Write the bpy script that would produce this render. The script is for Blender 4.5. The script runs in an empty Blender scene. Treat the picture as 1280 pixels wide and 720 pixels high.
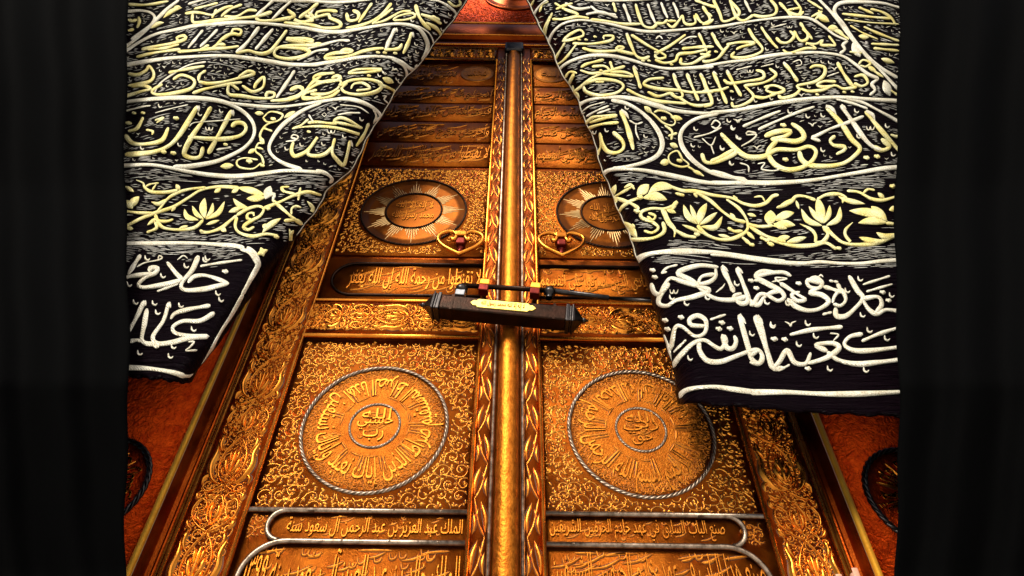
import bpy, bmesh, math, random
import numpy as np
from mathutils import Vector, Matrix, noise

S = bpy.context.scene
C = S.collection
R = math.radians
random.seed(7)

# ------------------------------------------------------------------ camera, sky, sun, exposure
EYE = 1.6                       # the viewer's eye above the paving
CAMX, DIST = 0.0075, 1.8        # the door plane is y = 0
FPX, TILT, ROLL = 770.0, R(45), R(0.8)
cam = bpy.data.cameras.new('camera')
camo = bpy.data.objects.new('camera', cam)
C.objects.link(camo)
cam.sensor_width = 36.0
cam.lens = 36.0 * FPX / 1280.0
cam.clip_start, cam.clip_end = 0.02, 3000.0
_r = Vector((1, 0, 0)); _u = Vector((0, -math.sin(TILT), math.cos(TILT))); _f = Vector((0, math.cos(TILT), math.sin(TILT)))
_x = _r * math.cos(ROLL) + _u * math.sin(ROLL); _y = -_r * math.sin(ROLL) + _u * math.cos(ROLL); _z = -_f
camo.matrix_world = Matrix(((_x[0], _y[0], _z[0], CAMX), (_x[1], _y[1], _z[1], -DIST), (_x[2], _y[2], _z[2], EYE), (0, 0, 0, 1)))
S.camera = camo

SUN_EL, SUN_AZ = 38.0, -24.0    # degrees; azimuth away from straight in front of the door
w = bpy.data.worlds.new('World'); S.world = w; w.use_nodes = True
nt = w.node_tree
bg = nt.nodes['Background']
sky = nt.nodes.new('ShaderNodeTexSky'); sky.sky_type = 'NISHITA'; sky.sun_disc = False
sky.sun_elevation = R(SUN_EL); sky.sun_rotation = R(180 + SUN_AZ); sky.altitude = 300; sky.dust_density = 3.0; sky.air_density = 1.0
nt.links.new(sky.outputs[0], bg.inputs[0]); bg.inputs[1].default_value = 0.072
sun = bpy.data.lights.new('sun', 'SUN'); sun.energy = 3.5; sun.angle = R(20); sun.color = (1.0, 0.93, 0.80)
suno = bpy.data.objects.new('sun', sun); C.objects.link(suno)
_d = Vector((math.sin(R(SUN_AZ)) * math.cos(R(SUN_EL)), -math.cos(R(SUN_AZ)) * math.cos(R(SUN_EL)), math.sin(R(SUN_EL))))
suno.rotation_euler = (-_d).to_track_quat('-Z', 'Y').to_euler(); suno.location = (0, -6, 9)
S.view_settings.view_transform = 'Standard'; S.view_settings.look = 'None'
S.view_settings.exposure = 0.82; S.view_settings.gamma = 1.0; S.view_settings.use_curve_mapping = False

# ------------------------------------------------------------------ helpers
def ray(px, py):
    a = (px - 640) / FPX; b = (360 - py) / FPX
    c, s = math.cos(ROLL), math.sin(ROLL)
    u = a * c - b * s; v = a * s + b * c
    return u, math.cos(TILT) - v * math.sin(TILT), math.sin(TILT) + v * math.cos(TILT)
def at(px, py, Y):              # the point of the plane y = Y seen at this place of the photo
    u, y, z = ray(px, py); t = (DIST + Y) / y
    return (u * t + CAMX, Y, z * t + EYE)
def xz(px, py, Y=0.0):
    p = at(px, py, Y); return p[0], p[2] - EYE

class MB:
    def __init__(self): self.v = []; self.f = []; self.m = []; self.uv = None
    def face(self, idx, m=0): self.f.append(idx); self.m.append(m)
    def grid(self, rows, m=0, close=False):
        n0 = len(self.v); nc = len(rows[0])
        for r in rows: self.v.extend(r)
        for i in range(len(rows) - 1):
            for j in range(nc - (0 if close else 1)):
                k = (j + 1) % nc
                self.face((n0 + i * nc + j, n0 + i * nc + k, n0 + (i + 1) * nc + k, n0 + (i + 1) * nc + j), m)
    def box(self, x0, x1, y0, y1, z0, z1, m=0):
        n = len(self.v)
        for z in (z0, z1):
            self.v += [(x0, y0, z), (x1, y0, z), (x1, y1, z), (x0, y1, z)]
        for q in ((0, 3, 2, 1), (4, 5, 6, 7), (0, 1, 5, 4), (1, 2, 6, 5), (2, 3, 7, 6), (3, 0, 4, 7)):
            self.face(tuple(n + k for k in q), m)
    def obox(self, a, b, hw, hh, up=(0, 0, 1), m=0, taper=1.0):
        a = Vector(a); b = Vector(b); d = (b - a).normalized(); side = d.cross(Vector(up)).normalized(); u = side.cross(d)
        n = len(self.v)
        for p, k in ((a, 1), (b, taper)):
            for i, j in ((-1, -1), (1, -1), (1, 1), (-1, 1)):
                self.v.append(tuple(p + side * hw * i * k + u * hh * j * k))
        for q in ((0, 1, 2, 3), (7, 6, 5, 4), (0, 4, 5, 1), (1, 5, 6, 2), (2, 6, 7, 3), (3, 7, 4, 0)):
            self.face(tuple(n + k for k in q), m)
    def tube(self, pts, r, n=8, m=0, closed=False, rf=None, flat=1.0, cap=True):
        P = [Vector(p) for p in pts]; N = len(P); rows = []
        up = None
        for i in range(N):
            if closed: t = P[(i + 1) % N] - P[(i - 1) % N]
            else: t = P[min(i + 1, N - 1)] - P[max(i - 1, 0)]
            t.normalize()
            if up is None:
                up = Vector((0, -1, 0))
                if abs(t.dot(up)) > 0.9: up = Vector((0, 0, 1))
            s = t.cross(up)
            s.normalize(); u = s.cross(t); up = u
            rr = r * (rf(i / max(1, N - 1)) if rf else 1)
            rows.append([tuple(P[i] + s * rr * math.cos(2 * math.pi * k / n) + u * rr * flat * math.sin(2 * math.pi * k / n)) for k in range(n)])
        n0 = len(self.v)
        if closed: rows.append(rows[0])
        self.grid(rows, m, close=True)
        if not closed and cap:
            self.face(tuple(n0 + k for k in range(n)), m)
            self.face(tuple(n0 + (N - 1) * n + k for k in reversed(range(n))), m)
    def lathe(self, base, axis, prof, n=20, m=0):
        base = Vector(base); a = Vector(axis).normalized(); s = a.orthogonal().normalized(); u = a.cross(s)
        self.grid([[tuple(base + a * h + (s * math.cos(2 * math.pi * k / n) + u * math.sin(2 * math.pi * k / n)) * r) for k in range(n)] for r, h in prof], m, close=True)
    def build(self, name, mats, parent=None, smooth=True, uvf=None):
        me = bpy.data.meshes.new(name)
        me.from_pydata(self.v, [], self.f); me.update()
        if not isinstance(mats, (list, tuple)): mats = [mats]
        for mm in mats: me.materials.append(mm)
        me.polygons.foreach_set('material_index', self.m)
        me.polygons.foreach_set('use_smooth', [smooth] * len(self.f))
        if self.uv:
            l = me.uv_layers.new(name='UVMap')
            for lp in me.loops: l.data[lp.index].uv = self.uv[lp.vertex_index]
        o = bpy.data.objects.new(name, me); C.objects.link(o)
        if parent is not None: o.parent = parent; o.matrix_parent_inverse = parent.matrix_basis.inverted()
        return o

def recalc(o, sharp=None):
    bm = bmesh.new(); bm.from_mesh(o.data); bmesh.ops.recalc_face_normals(bm, faces=bm.faces)
    if sharp:
        for e in bm.edges:
            if len(e.link_faces) == 2 and e.calc_face_angle(0) > R(sharp): e.smooth = False
    bm.to_mesh(o.data); bm.free(); return o
def bevel(o, wd=0.003, seg=2):
    m = o.modifiers.new('bevel', 'BEVEL'); m.width = wd; m.segments = seg; m.limit_method = 'ANGLE'; m.angle_limit = R(40); return o
def thing(name, label, cat, loc=(0, 0, 0), group=None):
    o = bpy.data.objects.new(name, None); C.objects.link(o); o.location = loc; o.empty_display_size = 0.1
    o['label'] = label; o['category'] = cat
    if group: o['group'] = group
    bpy.context.view_layer.update()
    return o

def smooth_pts(pts, step):
    P = [np.array(p, float) for p in pts]
    if len(P) == 2:
        n = max(2, int(np.linalg.norm(P[1] - P[0]) / step) + 1)
        return [P[0] + (P[1] - P[0]) * i / n for i in range(n + 1)]
    Q = [2 * P[0] - P[1]] + P + [2 * P[-1] - P[-2]]
    out = []
    for i in range(1, len(Q) - 2):
        a, b, c, d = Q[i - 1], Q[i], Q[i + 1], Q[i + 2]
        n = max(1, int(np.linalg.norm(c - b) / step))
        for k in range(n):
            t = k / n
            out.append(0.5 * (2 * b + (c - a) * t + (2 * a - 5 * b + 4 * c - d) * t * t + (3 * b - a - 3 * c + d) * t ** 3))
    out.append(P[-1])
    return out

CROSS5 = ((-1, 0.0), (-0.72, 0.72), (0, 1.0), (0.72, 0.72), (1, 0.0))
CROSS3 = ((-1, 0.0), (0, 1.0), (1, 0.0))
CROSSP = ((-1.5, 0.03), (-0.95, 0.10), (-0.42, 0.86), (0.42, 0.86), (0.95, 0.10), (1.5, 0.03))   # with a darker strip along both feet
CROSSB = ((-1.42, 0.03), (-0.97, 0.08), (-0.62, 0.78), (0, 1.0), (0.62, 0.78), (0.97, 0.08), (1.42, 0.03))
def ribbon(mb, pts, wd, mapf, h, prof='u', step=2.0, m=0, cross=CROSS5):
    P = smooth_pts(pts, step); n = len(P)
    if n < 3: P = smooth_pts(pts, step / 3); n = len(P)
    if n < 2: return
    rows = []
    L = sum(np.linalg.norm(P[i + 1] - P[i]) for i in range(n - 1)) or 1
    acc = 0.0
    for i in range(n):
        t = P[min(i + 1, n - 1)] - P[max(i - 1, 0)]
        l = np.linalg.norm(t) or 1
        nx, ny = -t[1] / l, t[0] / l
        if i: acc += np.linalg.norm(P[i] - P[i - 1])
        q = acc / L
        if prof == 'l': k = math.sin(math.pi * min(1, max(0, q))) ** 0.8 + 0.04
        elif prof == 't': k = 1.0 if q < 0.6 else 1 - 0.8 * (q - 0.6) / 0.4
        elif prof == 'tt': k = 0.25 + 0.75 * math.sin(math.pi * q) ** 0.6
        else:
            e = min(acc, L - acc) / (wd * 0.5)
            k = 0.45 + 0.55 * min(1, e)
            k *= 0.90 + 0.16 * math.sin(3.1 * q * math.pi + L)
        hh = h * min(1, 0.35 + k * 0.75)
        rows.append([mapf(P[i][0] + nx * wd * 0.5 * k * c, P[i][1] + ny * wd * 0.5 * k * c, hh * z) for c, z in cross])
    f0 = len(mb.f); mb.grid(rows, m)
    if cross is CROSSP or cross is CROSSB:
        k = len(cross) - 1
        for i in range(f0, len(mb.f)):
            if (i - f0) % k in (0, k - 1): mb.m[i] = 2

# ------------------------------------------------------------------ materials
def mat(name):
    m = bpy.data.materials.new(name); m.use_nodes = True
    t = m.node_tree; b = t.nodes['Principled BSDF']
    return m, t, b
def N(t, kind, **kw):
    n = t.nodes.new(kind)
    for k, v in kw.items():
        if k in n.inputs.keys() if hasattr(n.inputs, 'keys') else False: n.inputs[k].default_value = v
        else: setattr(n, k, v)
    return n
def metal(name, c1, c2, rough=0.3, scale=14.0, bump=0.15, bscale=160.0, metallic=1.0, rvar=0.15, swirl=0.0):
    if metallic == 1.0: c1, c2 = [c1[0] * 0.86, c1[1] * 0.80, c1[2] * 0.8], [c2[0] * 0.86, c2[1] * 0.79, c2[2] * 0.8]
    m, t, b = mat(name); L = t.links.new
    co = N(t, 'ShaderNodeNewGeometry')
    n1 = N(t, 'ShaderNodeTexNoise'); n1.inputs['Scale'].default_value = scale; n1.inputs['Detail'].default_value = 6; n1.inputs['Roughness'].default_value = 0.65
    L(co.outputs['Position'], n1.inputs['Vector'])
    r = N(t, 'ShaderNodeValToRGB'); r.color_ramp.elements[0].position = 0.35; r.color_ramp.elements[1].position = 0.68
    r.color_ramp.elements[0].color = (*c1, 1); r.color_ramp.elements[1].color = (*c2, 1)
    L(n1.outputs[0], r.inputs[0]); L(r.outputs[0], b.inputs['Base Color'])
    b.inputs['Metallic'].default_value = metallic
    n2 = N(t, 'ShaderNodeTexNoise'); n2.inputs['Scale'].default_value = bscale; n2.inputs['Detail'].default_value = 4
    L(co.outputs['Position'], n2.inputs['Vector'])
    mr = N(t, 'ShaderNodeMapRange'); mr.inputs[3].default_value = rough - rvar * 0.5; mr.inputs[4].default_value = rough + rvar
    L(n1.outputs[0], mr.inputs[0]); L(mr.outputs[0], b.inputs['Roughness'])
    bp = N(t, 'ShaderNodeBump'); bp.inputs['Strength'].default_value = bump; bp.inputs['Distance'].default_value = 0.004
    L(n2.outputs[0], bp.inputs['Height']); L(bp.outputs[0], b.inputs['Normal'])
    if swirl:      # shallow flame-like chasing
        n4 = N(t, 'ShaderNodeTexNoise'); n4.inputs['Scale'].default_value = 24; n4.inputs['Detail'].default_value = 3; n4.inputs['Distortion'].default_value = 3.2
        L(co.outputs['Position'], n4.inputs['Vector'])
        b4 = N(t, 'ShaderNodeBump'); b4.inputs['Strength'].default_value = swirl; b4.inputs['Distance'].default_value = 0.02
        L(n4.outputs[0], b4.inputs['Height']); L(b4.outputs[0], bp.inputs['Normal'])
    return m
GOLD = metal('polished_gold', (0.54, 0.165, 0.016), (0.76, 0.320, 0.040), 0.23, 10, 0.12, 130)
GOLDG = metal('matte_gold_ground', (0.13, 0.022, 0.002), (0.28, 0.060, 0.006), 0.34, 9, 0.5, 260)
PANEL = metal('panel_gold_ground', (0.28, 0.062, 0.006), (0.48, 0.142, 0.013), 0.36, 11, 0.6, 380)
PANELR = metal('panel_gold_relief', (0.54, 0.190, 0.020), (0.78, 0.360, 0.050), 0.22, 11, 0.15, 160)
GOLDB = metal('bright_gold_post', (0.28, 0.080, 0.007), (0.50, 0.17, 0.017), 0.40, 40, 0.5, 110)
SHADEGOLD = metal('shade_red_gold_cladding', (0.34, 0.026, 0.003), (0.64, 0.074, 0.006), 0.42, 34, 0.4, 220, metallic=1.0, swirl=0.35)  # gold cladding; the red it takes on in shade is put into its colour
SHADEGOLDS = metal('shade_red_gold_scrolls', (0.22, 0.018, 0.003), (0.40, 0.050, 0.005), 0.48, 8, 0.45, 220, metallic=1.0)  # same gold, with the red of the shade in its base colour
SHADEGOLDL = metal('shade_red_gold_relief', (0.20, 0.028, 0.003), (0.36, 0.072, 0.007), 0.30, 8, 0.2, 150)  # gold mouldings and boss, reflected red painted into the base colour
SILVER = metal('worn_silver', (0.13, 0.10, 0.07), (0.42, 0.35, 0.26), 0.32, 45, 0.15, 300)
BRONZE = metal('dark_bronze', (0.010, 0.006, 0.004), (0.024, 0.010, 0.006), 0.32, 22, 0.25, 180, metallic=0.97)
IRON = metal('blackened_iron', (0.018, 0.016, 0.016), (0.05, 0.044, 0.042), 0.30, 20, 0.1, 160, metallic=0.97)
RUBY = metal('red_enamel', (0.085, 0.004, 0.002), (0.15, 0.012, 0.004), 0.36, 18, 0.1, 100, metallic=0.8)
PEWTER = metal('grey_pewter', (0.09, 0.09, 0.10), (0.19, 0.19, 0.20), 0.42, 18, 0.1, 100, metallic=0.9)
DARKEDGE = metal('dark_edge_metal', (0.030, 0.009, 0.003), (0.10, 0.028, 0.004), 0.55, 20, 0.2, 200, metallic=0.4)  # darker strips along the feet of the relief and the letter sides
MEDG = metal('engraved_medallion_gold', (0.24, 0.060, 0.006), (0.40, 0.125, 0.012), 0.36, 12, 0.7, 300)
LETR = metal('chased_letter_gold', (0.42, 0.130, 0.013), (0.60, 0.230, 0.026), 0.40, 16, 0.4, 260)
SUNG = metal('smooth_brown_gold', (0.15, 0.040, 0.004), (0.26, 0.078, 0.008), 0.42, 14, 0.1, 200)
RAY = metal('pale_gold_rays', (0.68, 0.42, 0.15), (0.84, 0.60, 0.26), 0.38, 30, 0.1, 200)
STRIP = metal('bright_gold_strip', (0.82, 0.36, 0.026), (0.93, 0.50, 0.045), 0.36, 12, 0.15, 150, metallic=0.7)
PLATE = metal('yellow_brass_plate', (0.85, 0.60, 0.08), (0.95, 0.75, 0.18), 0.45, 30, 0.2, 200, metallic=0.35)

def thread(name, c1, c2, rough=0.55, sheen=0.3):
    m, t, b = mat(name); L = t.links.new
    co = N(t, 'ShaderNodeNewGeometry')
    n1 = N(t, 'ShaderNodeTexNoise'); n1.inputs['Scale'].default_value = 18; n1.inputs['Detail'].default_value = 5
    L(co.outputs['Position'], n1.inputs['Vector'])
    r = N(t, 'ShaderNodeValToRGB'); r.color_ramp.elements[0].position = 0.36; r.color_ramp.elements[1].position = 0.64
    r.color_ramp.elements[0].color = (*c1, 1); r.color_ramp.elements[1].color = (*c2, 1)
    L(n1.outputs[0], r.inputs[0]); L(r.outputs[0], b.inputs['Base Color'])
    n3 = N(t, 'ShaderNodeTexNoise'); n3.inputs['Scale'].default_value = 260; n3.inputs['Detail'].default_value = 2; L(co.outputs['Position'], n3.inputs['Vector'])
    r3 = N(t, 'ShaderNodeValToRGB'); r3.color_ramp.elements[0].position = 0.34; r3.color_ramp.elements[1].position = 0.52; r3.color_ramp.elements[0].color = (0.60, 0.54, 0.44, 1); r3.color_ramp.elements[1].color = (1, 1, 1, 1)
    L(n3.outputs[0], r3.inputs[0])
    mx = N(t, 'ShaderNodeMix'); mx.data_type = 'RGBA'; mx.blend_type = 'MULTIPLY'; mx.inputs[0].default_value = 1.0
    L(r.outputs[0], mx.inputs[6]); L(r3.outputs[0], mx.inputs[7]); L(mx.outputs[2], b.inputs['Base Color'])
    wv = N(t, 'ShaderNodeTexWave'); wv.bands_direction = 'DIAGONAL'; wv.inputs['Scale'].default_value = 90; wv.inputs['Distortion'].default_value = 3.0; wv.inputs['Detail'].default_value = 2
    L(co.outputs['Position'], wv.inputs['Vector'])
    bp = N(t, 'ShaderNodeBump'); bp.inputs['Strength'].default_value = 0.8; bp.inputs['Distance'].default_value = 0.004
    L(wv.outputs[0], bp.inputs['Height']); L(bp.outputs[0], b.inputs['Normal'])
    b.inputs['Roughness'].default_value = rough; b.inputs['Metallic'].default_value = 0.15
    return m
YTH = thread('yellow_gold_thread', (0.85, 0.71, 0.22), (0.90, 0.85, 0.46))
WTH = thread('cream_silver_thread', (0.72, 0.66, 0.50), (0.88, 0.85, 0.72))

GLINT = thread('pale_wrinkle_glint', (0.62, 0.60, 0.55), (0.90, 0.88, 0.82))  # pale strokes for light caught on the wrinkles of the black cloth
def cloth(name, c1, c2, wr=0.9, gloss=0.42, spec=0.3):
    m, t, b = mat(name); L = t.links.new
    uv = N(t, 'ShaderNodeUVMap')
    mp = N(t, 'ShaderNodeMapping'); mp.inputs['Scale'].default_value = (7.0, 95.0, 1.0); L(uv.outputs[0], mp.inputs[0])
    n1 = N(t, 'ShaderNodeTexNoise'); n1.inputs['Scale'].default_value = 1.0; n1.inputs['Detail'].default_value = 5; n1.inputs['Roughness'].default_value = 0.6; n1.inputs['Distortion'].default_value = 0.5
    L(mp.outputs[0], n1.inputs['Vector'])
    mp2 = N(t, 'ShaderNodeMapping'); mp2.inputs['Scale'].default_value = (320.0, 900.0, 1.0); L(uv.outputs[0], mp2.inputs[0])
    n2 = N(t, 'ShaderNodeTexNoise'); n2.inputs['Scale'].default_value = 1.0; n2.inputs['Detail'].default_value = 2
    L(mp2.outputs[0], n2.inputs['Vector'])
    r = N(t, 'ShaderNodeValToRGB'); r.color_ramp.elements[0].position = 0.4; r.color_ramp.elements[1].position = 0.75
    r.color_ramp.elements[0].color = (*c1, 1); r.color_ramp.elements[1].color = (*c2, 1)
    L(n2.outputs[0], r.inputs[0]); L(r.outputs[0], b.inputs['Base Color'])
    b1 = N(t, 'ShaderNodeBump'); b1.inputs['Strength'].default_value = wr; b1.inputs['Distance'].default_value = 0.03; L(n1.outputs[0], b1.inputs['Height'])
    b2 = N(t, 'ShaderNodeBump'); b2.inputs['Strength'].default_value = 0.35; b2.inputs['Distance'].default_value = 0.002; L(n2.outputs[0], b2.inputs['Height']); L(b1.outputs[0], b2.inputs['Normal'])
    L(b2.outputs[0], b.inputs['Normal'])
    b.inputs['Roughness'].default_value = gloss
    b.inputs['Specular IOR Level'].default_value = spec
    return m
BLACK = cloth('black_silk', (0.0008, 0.0008, 0.0018), (0.008, 0.0018, 0.0038), 1.0, 0.34, 0.02)
KISWA = cloth('plain_black_silk', (0.0012, 0.0012, 0.0013), (0.0022, 0.0022, 0.0022), 0.06, 0.8, 0.006)

def plain(name, c1, c2, rough, scale, bump=0.2):
    return metal(name, c1, c2, rough, scale, bump, scale * 12, metallic=0.0, rvar=0.1)
MARBLE = plain('white_marble', (0.55, 0.54, 0.50), (0.68, 0.67, 0.63), 0.35, 0.6)
STONE = plain('dark_stone', (0.10, 0.09, 0.085), (0.17, 0.16, 0.15), 0.7, 3)
SKIN = plain('skin', (0.42, 0.20, 0.12), (0.52, 0.27, 0.17), 0.5, 20)
WHITEC = plain('white_cotton', (0.70, 0.69, 0.66), (0.80, 0.79, 0.76), 0.85, 12)
HAIR = plain('dark_hair', (0.012, 0.009, 0.007), (0.03, 0.02, 0.015), 0.6, 60)
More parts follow.
